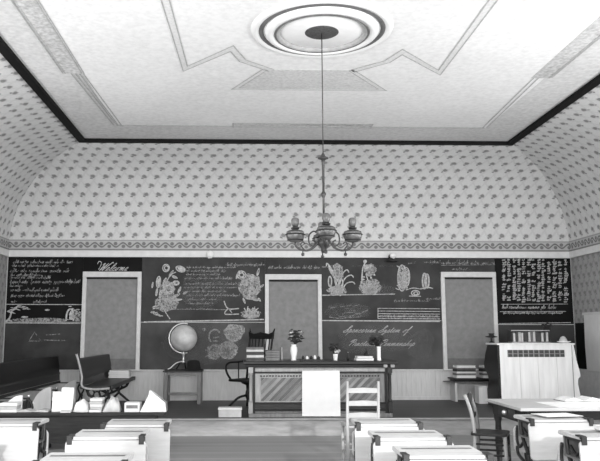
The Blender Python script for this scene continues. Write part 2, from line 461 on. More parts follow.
rl = struct(ring_strip(0.035, 2.825, 2.955, 0).build('trim_12', M_RAIL, bev=0.006))
struct(ring_strip(0.05, 2.948, 2.968, 0).build('trim_13', mat('rail_cap_dark_paint', 0.20, 0.6, 0.2, 10)))  # dark grey line along the rail cap, below the border paper

# wainscot of beaded boards with a cap
b = MB(); x = XL
while x < XR - 0.01:
    x2 = min(x + 0.088, XR); b.box(x + 0.004, x2 - 0.004, YB - 0.03, YB, 0.24, 0.775); x += 0.088
b.box(XL, XR, YB - 0.022, YB, 0.24, 0.775)
struct(b.build('trim_14', M_WAIN))
for nm, xa, xb in (('trim_16', XL, XL + 0.035), ('trim_17', XR - 0.035, XR)):
    b = MB(); y = 10.66
    while y < YB - 0.07:
        b.box(xa + (0.004 if xa > 0 else 0), xb - (0 if xa > 0 else 0.004), y + 0.004, y + 0.084, 0.24, 0.798); y += 0.088
    b.box(xa + (0.012 if xa > 0 else 0), xb - (0 if xa > 0 else 0.012), 10.66, YB - 0.03, 0.24, 0.798)
    struct(b.build(nm, M_CASE))
struct(MB().box(XL, XR, YB - 0.06, YB, 0.755, 0.785).build('trim_15', M_WAIN, bev=0.006))
struct(MB().box(XL, XR, YB - 0.045, YB, 0.24, 0.30).build('baseboard_back', M_WAIN))

# windows with their shades drawn
WIN = [(-2.985, -1.915, 2.552), (0.345, 1.388, 2.512), (3.60, 4.63, 2.562)]
for i, (a, c, top) in enumerate(WIN):
    w = MB()
    w.box(a, a + 0.072, YB - 0.07, YB, 0.785, top); w.box(c - 0.072, c, YB - 0.07, YB, 0.785, top)
    w.box(a, c, YB - 0.075, YB, top - 0.10, top)
    o = struct(w.build('window_%d' % (i + 1), M_CASE, bev=0.006))
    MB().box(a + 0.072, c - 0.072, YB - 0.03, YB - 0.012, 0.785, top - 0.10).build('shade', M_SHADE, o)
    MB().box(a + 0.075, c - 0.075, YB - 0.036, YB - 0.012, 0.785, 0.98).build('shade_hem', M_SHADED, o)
    MB().tube([(a + 0.06, YB - 0.05, top - 0.118), (c - 0.06, YB - 0.05, top - 0.118)], 0.018, 10).build('roller', M_WOODD, o)
    MB().box(a - 0.02, c + 0.02, YB - 0.10, YB, 0.765, 0.79).build('sill', M_CASE, o, bev=0.006)

# ------------------------------------------------------------------ blackboards and chalk
YF = YB - 0.022      # board face
YC = YF - 0.004      # chalk
class Chalk(MB):
    def stroke(self, pts, w=0.016, smooth=True, lift=0.0):
        if smooth: pts = spline(pts, 5)
        P = [at(p[0], p[1], YC - lift) for p in pts]
        k = len(P)
        if k < 2: return self
        vs = []; fs = []
        for i in range(k):
            t = P[min(i + 1, k - 1)] - P[max(i - 1, 0)]
            t = t.normalized() if t.length > 1e-9 else Vector((1, 0, 0))
            n_ = Vector((-t.z, 0, t.x)) * (w / 2)
            vs += [P[i] + n_, P[i] - n_]
        fs = [(2 * i, 2 * i + 1, 2 * i + 3, 2 * i + 2) for i in range(k - 1)]
        return self.add(vs, fs)
    def blob(self, cx, cy, rx, ry, rot=0.0, wob=0.15, n=18, lift=0.001):
        vs = [at(cx, cy, YC - lift)]
        for j in range(n):
            a = 2 * PI * j / n; q = 1 + R.uniform(-wob, wob)
            x, y = rx * q * math.cos(a), ry * q * math.sin(a)
            vs.append(at(cx + x * math.cos(rot) - y * math.sin(rot), cy + x * math.sin(rot) + y * math.cos(rot), YC - lift))
        return self.add(vs, [(0, j + 1, (j + 1) % n + 1) for j in range(n)])
    def ring(self, cx, cy, rx, ry, w=0.014, rot=0.0, a0=0, a1=360):
        pts = []
        for j in range(25):
            a = D2R(a0 + (a1 - a0) * j / 24); x, y = rx * math.cos(a), ry * math.sin(a)
            pts.append((cx + x * math.cos(rot) - y * math.sin(rot), cy + x * math.sin(rot) + y * math.cos(rot)))
        return self.stroke(pts, w, False)
    def leaf(self, x, y, ln, wd, ang, fill=True):
        """leaf outline growing from (x,y)"""
        c, s = math.cos(ang), math.sin(ang)
        o = [(0, 0), (0.25, 0.45), (0.55, 0.5), (1, 0), (0.55, -0.5), (0.25, -0.45)]
        q = [(x + ln * u * c - wd * v * s, y + ln * u * s + wd * v * c) for u, v in o]
        if fill:
            vs = [at(p[0], p[1], YC - 0.0005) for p in q]; self.add(vs, [tuple(range(6))])
        else: self.stroke(q + [q[0]], 0.012)
        return self
    def scribble(self, x0, x1, y, h, w=0.012, words=True, slope=0.0):
        """a line of small running handwriting too faint to read"""
        x = x0; w *= 0.62
        while x < x1:
            wl = R.uniform(3.0, 10.0) * h / 2.0
            e_ = min(x + wl, x1); pts = []; t = x
            while t < e_:
                st = h * R.uniform(0.42, 0.72); up = h * (R.uniform(.55, .95) if R.random() < 0.75 else R.uniform(1.4, 2.0))
                yy = y + slope * (t - x0) + h * R.uniform(-.08, .08)
                if R.random() < 0.10: pts.append((t - .1 * h, yy + h * 0.8))
                pts += [(t, yy), (t + st * 0.35 + up * 0.3, yy - up), (t + st * 0.7 + up * .05, yy - h * 0.12)]
                t += st
            if len(pts) > 2: self.stroke(pts, w * R.uniform(0.7, 1.3))
            x = e_ + h * R.uniform(0.5, 1.3)
        return self

# joined cursive: each letter starts and ends on the base line, x height = 1
CUR = {
 'e': ([(0, 0), (.45, .45), (.55, .9), (.32, 1), (.15, .55), (.35, .02), (.8, .15)], .8),
 'l': ([(0, 0), (.45, .8), (.6, 2.0), (.42, 2.2), (.28, 1.4), (.3, .1), (.7, .15)], .7),
 'c': ([(0, 0), (.3, .6), (.62, .95), (.4, 1.02), (.15, .5), (.38, .0), (.8, .15)], .8),
 'o': ([(0, 0), (.25, .7), (.5, 1.0), (.2, .6), (.28, .05), (.62, .3), (.55, .95), (.9, .85)], .9),
 'm': ([(0, 0), (.25, 1), (.3, 0), (.55, .95), (.65, .9), (.68, 0), (.95, .95), (1.05, .85), (1.1, .05), (1.4, .2)], 1.4),
 'n': ([(0, 0), (.25, 1), (.3, 0), (.58, .95), (.68, .85), (.72, .05), (1.0, .2)], 1.0),
 'r': ([(0, 0), (.3, 1.15), (.38, .95), (.6, .9), (.58, .1), (.85, .15)], .85),
 'i': ([(0, 0), (.3, 1), (.32, .1), (.6, .15)], .6),
 'a': ([(0, 0), (.55, .95), (.2, .8), (.18, .1), (.5, .3), (.62, 1), (.64, .08), (.95, .15)], .95),
 'y': ([(0, 0), (.25, 1), (.35, .15), (.65, .95), (.55, -.9), (.25, -1.1), (.35, -.5), (.95, .1)], .95),
 's': ([(0, 0), (.38, 1.1), (.55, .45), (.3, .0), (.15, .15), (.75, .1)], .75),
 't': ([(0, 0), (.38, 1.7), (.38, .1), (.7, .15)], .7),
 'f': ([(0, 0), (.45, 1.2), (.58, 2.1), (.4, 2.1), (.3, 0), (.25, -1.2), (.45, -.8), (.42, 0), (.8, .15)], .8),
 'p': ([(0, 0), (.35, 1.2), (.25, -1.1), (.35, .6), (.65, .95), (.75, .4), (.45, .02), (.95, .15)], .95),
 'h': ([(0, 0), (.45, 1.3), (.5, 2.1), (.32, 1.9), (.28, 0), (.55, .9), (.72, .8), (.75, .05), (1.0, .2)], 1.0),
 'P': ([(.5, 0), (.75, 2.2), (.2, 1.9), (.1, 1.4), (.9, 2.3), (1.35, 1.9), (1.1, 1.25), (.7, 1.2)], 1.35),
 'S': ([(0, .2), (.9, 1.4), (1.25, 2.2), (.95, 2.4), (.75, 1.6), (1.05, .7), (.75, 0), (.15, .1), (.1, .6)], 1.3),
 'W': ([(0, 1.8), (.35, 2.2), (.45, 1.2), (.5, 0), (1.15, 2.2), (1.05, 1.0), (1.15, 0), (1.9, 2.4), (2.2, 2.2)], 1.75),
}
def cursive(b, text, x, y, h, w, slant=0.55, stretch=1.0, slope=0.0):
    for word in text.split(' '):
        run = []
        for ch in word:
            pts, adv = CUR[ch]
            q = [(x + (px + slant * py) * h * stretch, y - py * h + slope * (x - 0)) for px, py in pts]
            if ch.isupper(): b.stroke(q, w * 1.25)
            else: run += q if not run else q[1:]
            x += adv * h * stretch
            if ch.isupper(): x += 0.05 * h
        if run: b.stroke(run, w)
        x += 0.8 * h * stretch
    return x

def board(label, xa, xb, parts, group=None):
    z0 = min(p[1] for p in parts)
    o = thing('blackboard', label, 'blackboard', ((xa + xb) / 2, YB, z0), 0, group)
    for nm, za, zb, m in parts:
        MB().box(xa, xb, YF, YB - 0.001, za, zb).build(nm, m, o, local=False)
    return o
Z1, ZT, ZB = 1.635, 2.823, 0.787
BD0 = board('leftmost blackboard, dark, with a chalk poem and a landscape strip', -4.36, -2.985, [('lower_slate', ZB, Z1 - 0.006, M_BLKM), ('upper_slate', Z1 + 0.006, ZT, M_BLK)])
BD1 = board('blackboard behind the globe, with a chalk flower wreath around verses', -1.915, 0.345, [('lower_slate', ZB, Z1 - 0.006, M_BLKL), ('upper_slate', Z1 + 0.006, ZT, M_BLKM)])
BD2 = board('blackboard right of the middle window, with two chalk fountains and penmanship writing', 1.388, 3.60, [('lower_slate', ZB, Z1 + 0.024, M_BLKL), ('upper_slate', Z1 + 0.036, ZT, M_BLKM)])
BD3 = board('rightmost back blackboard, covered with dense columns of chalk words', 4.63, 6.06, [('lower_slate', ZB, Z1 - 0.046, M_BLKM), ('upper_slate', Z1 - 0.034, ZT, M_BLK)])
ST0 = board('narrow blackboard strip over the left window reading Welcome', -2.983, -1.917, [('slate', 2.554, ZT, M_BLK)])
ST1 = board('narrow blackboard strip over the middle window with one chalk line', 0.347, 1.386, [('slate', 2.514, ZT, M_BLKM)])
ST2 = board('narrow blackboard strip over the right window with chalk lines', 3.602, 4.628, [('slate', 2.564, ZT, M_BLKM)])

# leftmost board: the poem, the landscape, a faint triangle
b = Chalk()
for (y, xa, xb, h) in ((263, 13, 72, 1.9), (266.5, 12, 58, 1.6), (272, 10, 70, 2.2), (276, 10, 40, 2.0), (278.5, 10, 50, 1.8), (283, 10, 79, 2.3), (286.5, 10, 22, 1.5), (291, 10, 58, 2.0), (296.5, 11, 64, 1.7), (302, 11, 16, 1.2), (302.5, 33, 46, 1.5)):
    b.scribble(xa, xb, y, h, 0.015)
b.build('chalk_writing', C_FAINT, BD0, local=False)
b = Chalk()
b.stroke([(6, 304.3), (83, 304.6)], 0.014, False); b.stroke([(4, 323), (82, 323.4)], 0.014, False)
for x, y in ((9, 311), (13, 308.5), (19, 307), (24, 308.5)):
    for k in range(5): b.leaf(x + R.uniform(-3, 3), y + R.uniform(-1.5, 1.5), R.uniform(3, 6), 1.0, R.uniform(-0.5, 0.4))
b.stroke([(7, 321), (10, 317), (12, 311), (17, 308)], 0.03); b.stroke([(5, 322.5), (8, 320), (12, 321.5)], 0.03)
b.blob(24.5, 317, 3.5, 0.9); b.blob(47.5, 310, 2.5, 0.8); b.blob(40, 322, 20, 0.7)
b.stroke([(66, 321), (67, 313), (70, 309), (73, 312), (73.5, 321)], 0.03); b.blob(71, 316, 2.0, 4.5)
for k in range(9): b.leaf(R.uniform(68, 82), R.uniform(306, 313), R.uniform(2.5, 5), 1.0, R.uniform(-0.4, 0.4))
b.build('chalk_drawing', C_LINE, BD0, local=False)
b = Chalk(); b.blob(40, 320, 30, 2.2); b.blob(77, 316, 5, 5.5)
b.stroke([(29, 341), (34.5, 332), (41, 341), (29, 341)], 0.014, False); b.stroke([(44, 340), (65, 340.5)], 0.012, False); b.stroke([(46, 335), (60, 334)], 0.01, False)
b.build('chalk_smudge', C_SMUDGE, BD0, local=False)['kind'] = 'stuff'

b = Chalk(); cursive(b, 'Welcome', 97.5, 270.6, 3.3, 0.010, stretch=1.22, slant=.75)
b.stroke([(97.5, 264), (99, 261.5), (101.5, 262.5), (100.5, 266), (98.5, 269.5)], 0.012)
b.build('chalk_writing', C_LINE, ST0, local=False)

# board behind the globe
b = Chalk()
b.stroke([(144, 322), (264, 319.5)], 0.022, False)
for x, y, rx, ry, ro in ((166, 268, 3.2, 3.6, .2), (180.5, 269, 4.6, 2.6, .35), (168.5, 288.5, 5.2, 5.5, 0), (158.5, 282, 2.0, 5.5, .1), (176, 283, 3, 2, 0)):
    b.ring(x, y, rx, ry, 0.022, ro); b.ring(x + .4, y, rx * .6, ry * .6, 0.018, ro)
for a in range(9): b.leaf(168 + 2.4 * math.cos(a * .7), 289 + 2.4 * math.sin(a * .7), 3.4, 1.7, a * .7)
for x, y, ln, wd, an in ((169, 277, 8, 1.8, -1.0), (163, 284, 7, 1.8, -1.1), (172, 276, 6, 2, .4), (172, 298, 9, 2.2, -.5), (165, 299, 10, 2, .15), (178, 293, 7, 1.7, -1.15), (183, 294, 5, 1.5, -.5), (156, 296, 8, 1.8, -1.4), (160, 298, 8, 1.7, -1.5), (152, 288, 6, 1.2, -1.4), (175, 300, 7, 1.4, -.1)):
    b.leaf(x, y, ln, wd, an, False); b.leaf(x, y, ln * .8, wd * .5, an)
b.blob(181, 268.5, 3.6, 1.9, .35); b.blob(158.5, 283, 1.2, 4.2)
b.stroke([(176, 272), (170, 276), (163, 289), (160, 300), (160, 306)], 0.018)
for k in range(8): b.leaf(R.uniform(149, 162), R.uniform(306, 314), R.uniform(3, 6), 1.2, R.uniform(-.6, .7), k % 2 == 0)
b.stroke([(162, 306), (166, 313), (170, 319)], 0.016); b.stroke([(156, 315), (163, 316)], 0.016)
# right hand bouquet
for x, y, rx, ry in ((241.5, 275, 4.2, 4.0), (252, 278, 3.0, 3.2), (244.5, 282.5, 2.4, 2.6), (252, 291, 3.4, 3.2)):
    b.ring(x, y, rx, ry, 0.02); b.ring(x, y, rx * .55, ry * .55, 0.018)
    for a in range(6): b.leaf(x + 1.2 * math.cos(a), y + 1.2 * math.sin(a), rx * .8, 1.2, a * 1.05)
for x, y, ln, wd, an in ((236, 279, 9, 1.6, -1.2), (257, 276, 8, 1.8, -1.3), (258, 280, 6, 1.4, 1.3), (259, 288, 6, 1.5, -.6), (256, 295, 8, 1.6, -1.2), (246, 296, 7, 1.6, .5), (252, 299, 7, 1.8, .2), (243, 298, 6, 1.4, 1.2), (258, 298, 4, 1.4, .9)):
    b.leaf(x, y, ln, wd, an, False); b.leaf(x, y, ln * .7, wd * .45, an)
b.blob(244.5, 282.5, 1.8, 1.8); b.blob(252.5, 278, 1.8, 2)
for k in range(14): b.stroke([(R.uniform(244, 260), 317), (R.uniform(243, 261), R.uniform(306, 312))], 0.018, False)
b.blob(251, 316, 8, 1.6)
# branch with thorns
b.stroke([(224, 301), (228, 308.5), (239, 308.5)], 0.02); b.stroke([(228, 308.5), (225, 314), (239, 314)], 0.018); b.stroke([(229, 309), (232, 313)], 0.014)
b.build('chalk_drawing', C_LINE, BD1, local=False)
b = Chalk()
for y, xa, xb, h in ((268, 186, 236, 1.3), (271.5, 186, 226, 1.3), (275, 186, 220, 1.2), (279, 184, 232, 1.4), (284.5, 184, 240, 1.4), (288, 184, 236, 1.3), (292, 186, 226, 1.3), (296, 187, 240, 1.5), (300, 188, 216, 1.3), (304, 189, 213, 1.3)):
    b.scribble(xa, xb, y, h, 0.012)
b.scribble(226, 264, 265.5, 1.6, 0.012)
b.scribble(186, 214, 309.5, 0.8, 0.012); b.stroke([(166, 309), (232, 309.8)], 0.012, False)
b.build('chalk_writing', C_FAINT, BD1, local=False)
b = Chalk()
b.blob(167.5, 289, 8, 8); b.blob(166, 303, 12, 9); b.blob(250, 286, 11, 13); b.blob(251, 314, 10, 5)
b.blob(233, 333, 9.5, 8.5, .3); b.blob(228, 351, 9.5, 9); b.blob(228, 353, 7, 6); b.blob(214, 352, 7, 8)
b.blob(240, 330, 5, 5)
b.ring(214.5, 336, 5.5, 6.5, 0.03, 0.2, 110, 320); b.stroke([(213, 338), (219, 337)], 0.02, False); b.stroke([(213, 341), (218, 341)], 0.02, False)
b.blob(204, 329.5, 1.8, 1.6); b.ring(234, 333, 8, 8, 0.03); b.ring(228, 350, 9, 8, 0.03)
b.stroke([(205, 350), (214, 352), (222, 350)], 0.02); b.stroke([(205, 357), (212, 353)], 0.02)
for k in range(10): b.stroke([(R.uniform(226, 242), R.uniform(326, 344)), (R.uniform(224, 240), R.uniform(328, 356))], 0.014, False)
b.build('chalk_smudge', C_SMUDGE, BD1, local=False)['kind'] = 'stuff'
b = Chalk(); b.blob(204, 290, 24, 20); b.blob(200, 344, 40, 20)
b.build('chalk_dust', C_RUB, BD1, local=False)['kind'] = 'stuff'

b = Chalk(); b.scribble(268, 320, 268.5, 1.9, 0.013)
b.build('chalk_writing', C_FAINT, ST1, local=False)

# board with the fountains
b = Chalk()
b.stroke([(322, 295.2), (395, 294)], 0.016, False); b.stroke([(322, 320.5), (440, 321.5)], 0.018, False)
for k in range(26):
    a = R.uniform(-2.7, -.45); ln = R.uniform(5, 11); b.stroke([(337 + R.uniform(-5, 5), 294), (337 + ln * math.cos(a), 294 + 0.9 * ln * math.sin(a))], 0.022, False)
for x, y, ln, an in ((337, 283, 24, -2.0), (337, 283, 20, -1.75), (338, 284, 20, -1.45), (338, 285, 19, -1.1), (339, 286, 17, -.8), (340, 288, 14, -.5)):
    b.stroke([(x, y + 8), (x + ln * .45 * math.cos(an), y + ln * .55 * math.sin(an)), (x + ln * math.cos(an), y + ln * .9 * math.sin(an)), (x + ln * 1.15 * math.cos(an) + 1, y + ln * .86 * math.sin(an) + 2)], 0.02)
b.leaf(333, 276, 14, 3, -1.95); b.ring(330, 281.5, 1.6, 5, 0.025); b.ring(341, 284, 1.8, 5.5, 0.022)
for k in range(46):
    a = R.uniform(-2.9, -.25); ln = R.uniform(5, 13); b.stroke([(370 + R.uniform(-6, 6), 293.5), (370 + ln * math.cos(a), 293 + 1.0 * ln * math.sin(a))], 0.022, False)
for k in range(16): b.leaf(367 + R.uniform(-4, 6), 274 + R.uniform(-7, 6), R.uniform(2.5, 5), 1.8, R.uniform(0, 6.2))
b.blob(365, 261.5, 1.8, 1.8); b.blob(369, 268, 5, 3.5, .3); b.stroke([(365, 263), (363, 268), (362, 276), (362, 284)], 0.025); b.stroke([(366, 274), (369, 283), (374, 290)], 0.02)
# framed ovals
for x, y, rx, ry in ((402, 278, 4.2, 13), (406, 277, 3.6, 9.5), (424.5, 281, 2.2, 7.8), (427, 281, 2.2, 7)):
    b.ring(x, y, rx, ry, 0.022); b.ring(x, y, rx * .7, ry * .8, 0.014)
for k in range(14): b.leaf(R.uniform(397, 408), R.uniform(284, 290), R.uniform(2, 4), 1, R.uniform(-3, 0))
for k in range(6): b.leaf(R.uniform(398, 406), R.uniform(265, 268), 2.5, 1, R.uniform(-3, 0))
b.stroke([(420, 289), (428, 287.5), (433, 288.5)], 0.022); b.stroke([(406, 290), (413, 288), (420, 289)], 0.014)
b.ring(415.5, 293, 4, 2.6, 0.02); b.ring(415.8, 293.3, 2, 1.4, 0.02); b.stroke([(409, 296), (421, 296.3)], 0.016, False)
# staff lines
for y in (308.3, 311, 313.6, 316.2, 318.5): b.stroke([(378, y), (440, y + .5)], 0.012, False)
b.stroke([(378, 308), (378, 318.6)], 0.014, False)
b.build('chalk_drawing', C_LINE, BD2, local=False)
b = Chalk()
cursive(b, 'Spencerian System of', 342.5, 332.4, 2.75, 0.009, stretch=1.30, slant=.7)
cursive(b, 'Practical Penmanship', 347.0, 345.8, 2.75, 0.009, stretch=1.32, slant=.7)
b.build('chalk_writing', C_LINE, BD2, local=False)
b = Chalk()
b.scribble(322, 342, 267.5, 1.4, 0.011); b.scribble(394, 428, 301.6, 1.5, 0.011); b.scribble(426, 440, 299.5, 1.4, 0.011); b.scribble(424, 440, 263, 2.0, 0.012); b.scribble(408, 414, 264, 1.8, .011); b.scribble(352, 400, 266, .1, 0.002)
b.scribble(380, 438, 315.8, 1.1, 0.010, True); b.scribble(380, 438, 318.4, 1.1, 0.010)
for k in range(13):
    x = R.uniform(330, 363); y = 312 + R.uniform(-6, 5); b.stroke([(x, y), (x + R.uniform(3, 9), y - R.uniform(-1, 3))], 0.009, False)
b.ring(351, 315, 9, 2.6, 0.014); b.ring(357, 315.5, 4, 2, 0.012); b.stroke([(329, 317), (345, 318), (368, 310)], 0.016)
b.build('chalk_sketch', C_FAINT, BD2, local=False)['kind'] = 'stuff'
b = Chalk(); b.blob(337, 290, 10, 5); b.blob(370, 287, 11, 8); b.blob(370, 270, 6, 6); b.blob(338, 273, 6, 10); b.blob(403, 279, 6, 12)
b.build('chalk_smudge', C_SMUDGE, BD2, local=False)['kind'] = 'stuff'
b = Chalk(); b.blob(348, 311, 22, 8); b.blob(386, 290, 10, 5); b.blob(375, 340, 40, 14); b.blob(420, 345, 14, 16)
b.build('chalk_dust', C_RUB, BD2, local=False)['kind'] = 'stuff'

b = Chalk(); b.scribble(441, 494, 264, 2.2, 0.013); b.scribble(452, 470, 270, 1.7, 0.012); b.stroke([(441, 265.3), (495, 264.6)], 0.01, False)
b.build('chalk_writing', C_FAINT, ST2, local=False)

b = Chalk()
x = 502.5
while x < 568:
    y = 260.5
    while y < 302.5:
        if R.random() < 0.82:
            b.scribble(x + R.uniform(-.5, .6), x + R.uniform(1.8, 3.6), y, R.uniform(.8, 1.3), R.uniform(0.012, 0.026))
        y += R.uniform(1.8, 2.6)
    x += R.choice((4.6, 5.2, 5.8))
b.build('chalk_writing', C_LINE, BD3, local=False)
b = Chalk(); b.scribble(502, 558, 308.5, 2.4, 0.012); b.scribble(503, 562, 313.5, 1.3, .009)
b.stroke([(501, 304.3), (568, 304)], 0.01, False); b.stroke([(500, 311.6), (566, 311.4)], 0.01, False); b.stroke([(499, 323.6), (571, 322.6)], 0.012, False)
b.build('chalk_motto', C_LINE, BD3, local=False)

# right wall: a board with a white sheet hung over it
rb = thing('blackboard', 'dark blackboard on the right side wall by the corner', 'blackboard', (XR - 0.003, 12.0, 0.8))
MB().box(XR - 0.030, XR - 0.003, 11.0, 13.40, 0.80, 1.62).build('slate', M_BLK, rb, local=False)
wc = thing('wall_sheet', 'white sheet hung over the blackboard on the right side wall', 'sheet', (XR - 0.03, 12.3, 0.84))
pa = [(11.6, 0.80), (12.98, 0.78), (13.00, 1.2), (12.98, 1.76), (11.6, 1.78)]
MB().prism(pa, 'x', XR - 0.052, XR - 0.036).build('sheet', M_PAPER, wc, local=False)
MB().box(XR - 0.066, XR - 0.034, 11.58, 13.02, 1.755, 1.80).build('batten', M_CASE, wc, local=False)

# small fittings on the picture rail
f1 = thing('rail_fitting', 'small white fitting on the picture rail above the flower wreath', 'fitting', at(210, 254.5, YB - 0.035))
MB().lathe([(0.055, 0), (0.075, 0.02), (0.07, 0.04), (0.03, 0.055), (0, 0.06)], 16).xform(Matrix.Rotation(PI / 2, 4, 'X')).build('cap', M_CHINA, f1)
MB().box(-0.035, 0.035, -0.04, 0, -0.07, -0.04).build('bracket', M_BRASS, f1)
f2 = thing('rail_fitting', 'dark bracket with a white bulb on the picture rail right of centre', 'fitting', at(391, 257, YB - 0.035))
MB().lathe([(0.04, 0), (0.035, 0.05), (0.02, 0.07)], 12).xform(Matrix.Rotation(PI / 2, 4, 'X')).build('bracket', M_IRON, f2)
MB().ball((0.01, -0.085, 0.01), 0.045, n=14).build('bulb', M_CHINA, f2)
MB().lathe([(0.085, -0.075), (0.08, -0.06), (0.03, -0.035), (0.02, -0.02)], 14, (-0.01, -0.08, 0)).build('cup', M_IRON, f2)

for c_ in kids(f2): c_.scale = (1.35, 1.35, 1.35)

# ------------------------------------------------------------------ ceiling rosette and chandelier
ro = thing('ceiling_rosette', 'round white plaster rosette with dark rings on the ceiling', 'ceiling rosette', (0.785, 7.311, ZC))
MB().lathe([(0.60, 0), (0.60, -0.03), (0.675, -0.03), (0.70, -0.045), (0.735, -0.03), (0.745, -0.006), (0.745, 0)], 64, cap=False).build('outer_moulding', M_PLASTER, ro)
MB().lathe([(0.605, -0.02), (0.615, -0.034), (0.66, -0.034), (0.672, -0.02)], 64, cap=False).build('dark_ring', M_RINGD, ro)
MB().lathe([(0.50, 0), (0.50, -0.06), (0.54, -0.075), (0.585, -0.06), (0.606, -0.01)], 64, cap=False).build('middle_moulding', M_PLASTER, ro)
MB().lathe([(0.435, 0), (0.44, -0.05), (0.46, -0.066), (0.49, -0.066), (0.503, -0.05)], 64, cap=False).build('dark_ring', M_RINGM, ro)
MB().lathe([(0.476, -0.064), (0.48, -0.069), (0.492, -0.069), (0.497, -0.064)], 64, cap=False).build('thin_ring', M_RINGD, ro)
MB().lathe([(0.0, -0.04), (0.42, -0.04), (0.438, -0.03)], 64, cap=False).build('centre_plate', M_PLASTER, ro)
MB().lathe([(0.0, -0.052), (0.16, -0.050), (0.178, -0.04)], 40, cap=False).build('centre_boss', mat('boss_grille_paint', 0.075, 0.6, 0.5, 40), ro)

CHX, CHY = 0.785, 7.311
ch = thing('chandelier', 'hanging oil lamp chandelier with four lamps on scrolled arms', 'chandelier', (CHX, CHY, ZC - 0.05))
def zc(z): return z - (ZC - 0.05)
MB().tube([(0, 0, 0), (0, 0, zc(3.2))], 0.0055, 8).build('suspension_rod', M_BRONZE, ch)
MB().lathe([(0.006, zc(3.275)), (0.02, zc(3.25)), (0.03, zc(3.235)), (0.055, zc(3.222)), (0.055, zc(3.212)), (0.022, zc(3.20)), (0.015, zc(3.16)), (0.0125, zc(3.1)), (0.0125, zc(2.87)), (0.022, zc(2.855)), (0.026, zc(2.84)), (0.02, zc(2.82)), (0.0115, zc(2.8)), (0.0115, zc(2.46))], 16).build('tube_stem', M_BRONZE, ch)
MB().lathe([(0.0115, zc(2.47)), (0.05, zc(2.44)), (0.04, zc(2.40)), (0.065, zc(2.36)), (0.05, zc(2.31)), (0.025, zc(2.28)), (0.03, zc(2.26)), (0.0, zc(2.235))], 16).build('hub', M_BRONZE, ch)
for k in range(4):
    a = k * PI / 2 - 0.03; c, s = math.cos(a), math.sin(a)
    def P(r, z): return (r * c, r * s, zc(z))
    b = MB()
    b.tube(spline([P(0.04, 2.38), P(0.10, 2.30), P(0.17, 2.265), P(0.24, 2.275), P(0.285, 2.31), P(0.29, 2.345)], 5), 0.011, 8)
    b.tube(spline([P(0.05, 2.42), P(0.10, 2.46), P(0.15, 2.42), P(0.15, 2.34), P(0.11, 2.31), P(0.09, 2.35), P(0.12, 2.37)], 5), 0.008, 8)
    b.tube(spline([P(0.20, 2.27), P(0.235, 2.32), P(0.215, 2.35), P(0.19, 2.33)], 5), 0.007, 8)
    b.ball(P(0.215, 2.225), 0.018, n=10); b.tube([P(0.215, 2.24), P(0.215, 2.27)], 0.006, 6)
    arm = b.build('arm', M_BRONZE, ch)
    lx, ly = 0.29 * c, 0.29 * s
    MB().lathe([(0.02, zc(2.345)), (0.055, zc(2.352)), (0.078, zc(2.37)), (0.09, zc(2.395)), (0.096, zc(2.425)), (0.09, zc(2.45)), (0.06, zc(2.468)), (0.03, zc(2.475))], 18, (lx, ly, 0)).build('oil_font', M_LGLASS, arm)
    rg = MB(); rg.lathe([(0.094, zc(2.418)), (0.106, zc(2.425)), (0.094, zc(2.432))], 18, (lx, ly, 0)); rg.lathe([(0.076, zc(2.364)), (0.086, zc(2.37)), (0.078, zc(2.376))], 18, (lx, ly, 0)); rg.lathe([(0.084, zc(2.452)), (0.088, zc(2.456)), (0.07, zc(2.464))], 18, (lx, ly, 0))
    rg.build('font_ring', M_IRON, arm)
    MB().lathe([(0.026, zc(2.474)), (0.042, zc(2.484)), (0.042, zc(2.496)), (0.026, zc(2.506))], 16, (lx, ly, 0)).build('burner', M_IRON, arm)
    MB().lathe([(0.026, zc(2.506)), (0.034, zc(2.525)), (0.040, zc(2.545)), (0.040, zc(2.575)), (0.034, zc(2.59)), (0.02, zc(2.598))], 16, (lx, ly, 0)).build('chimney', M_LGLASS, arm)

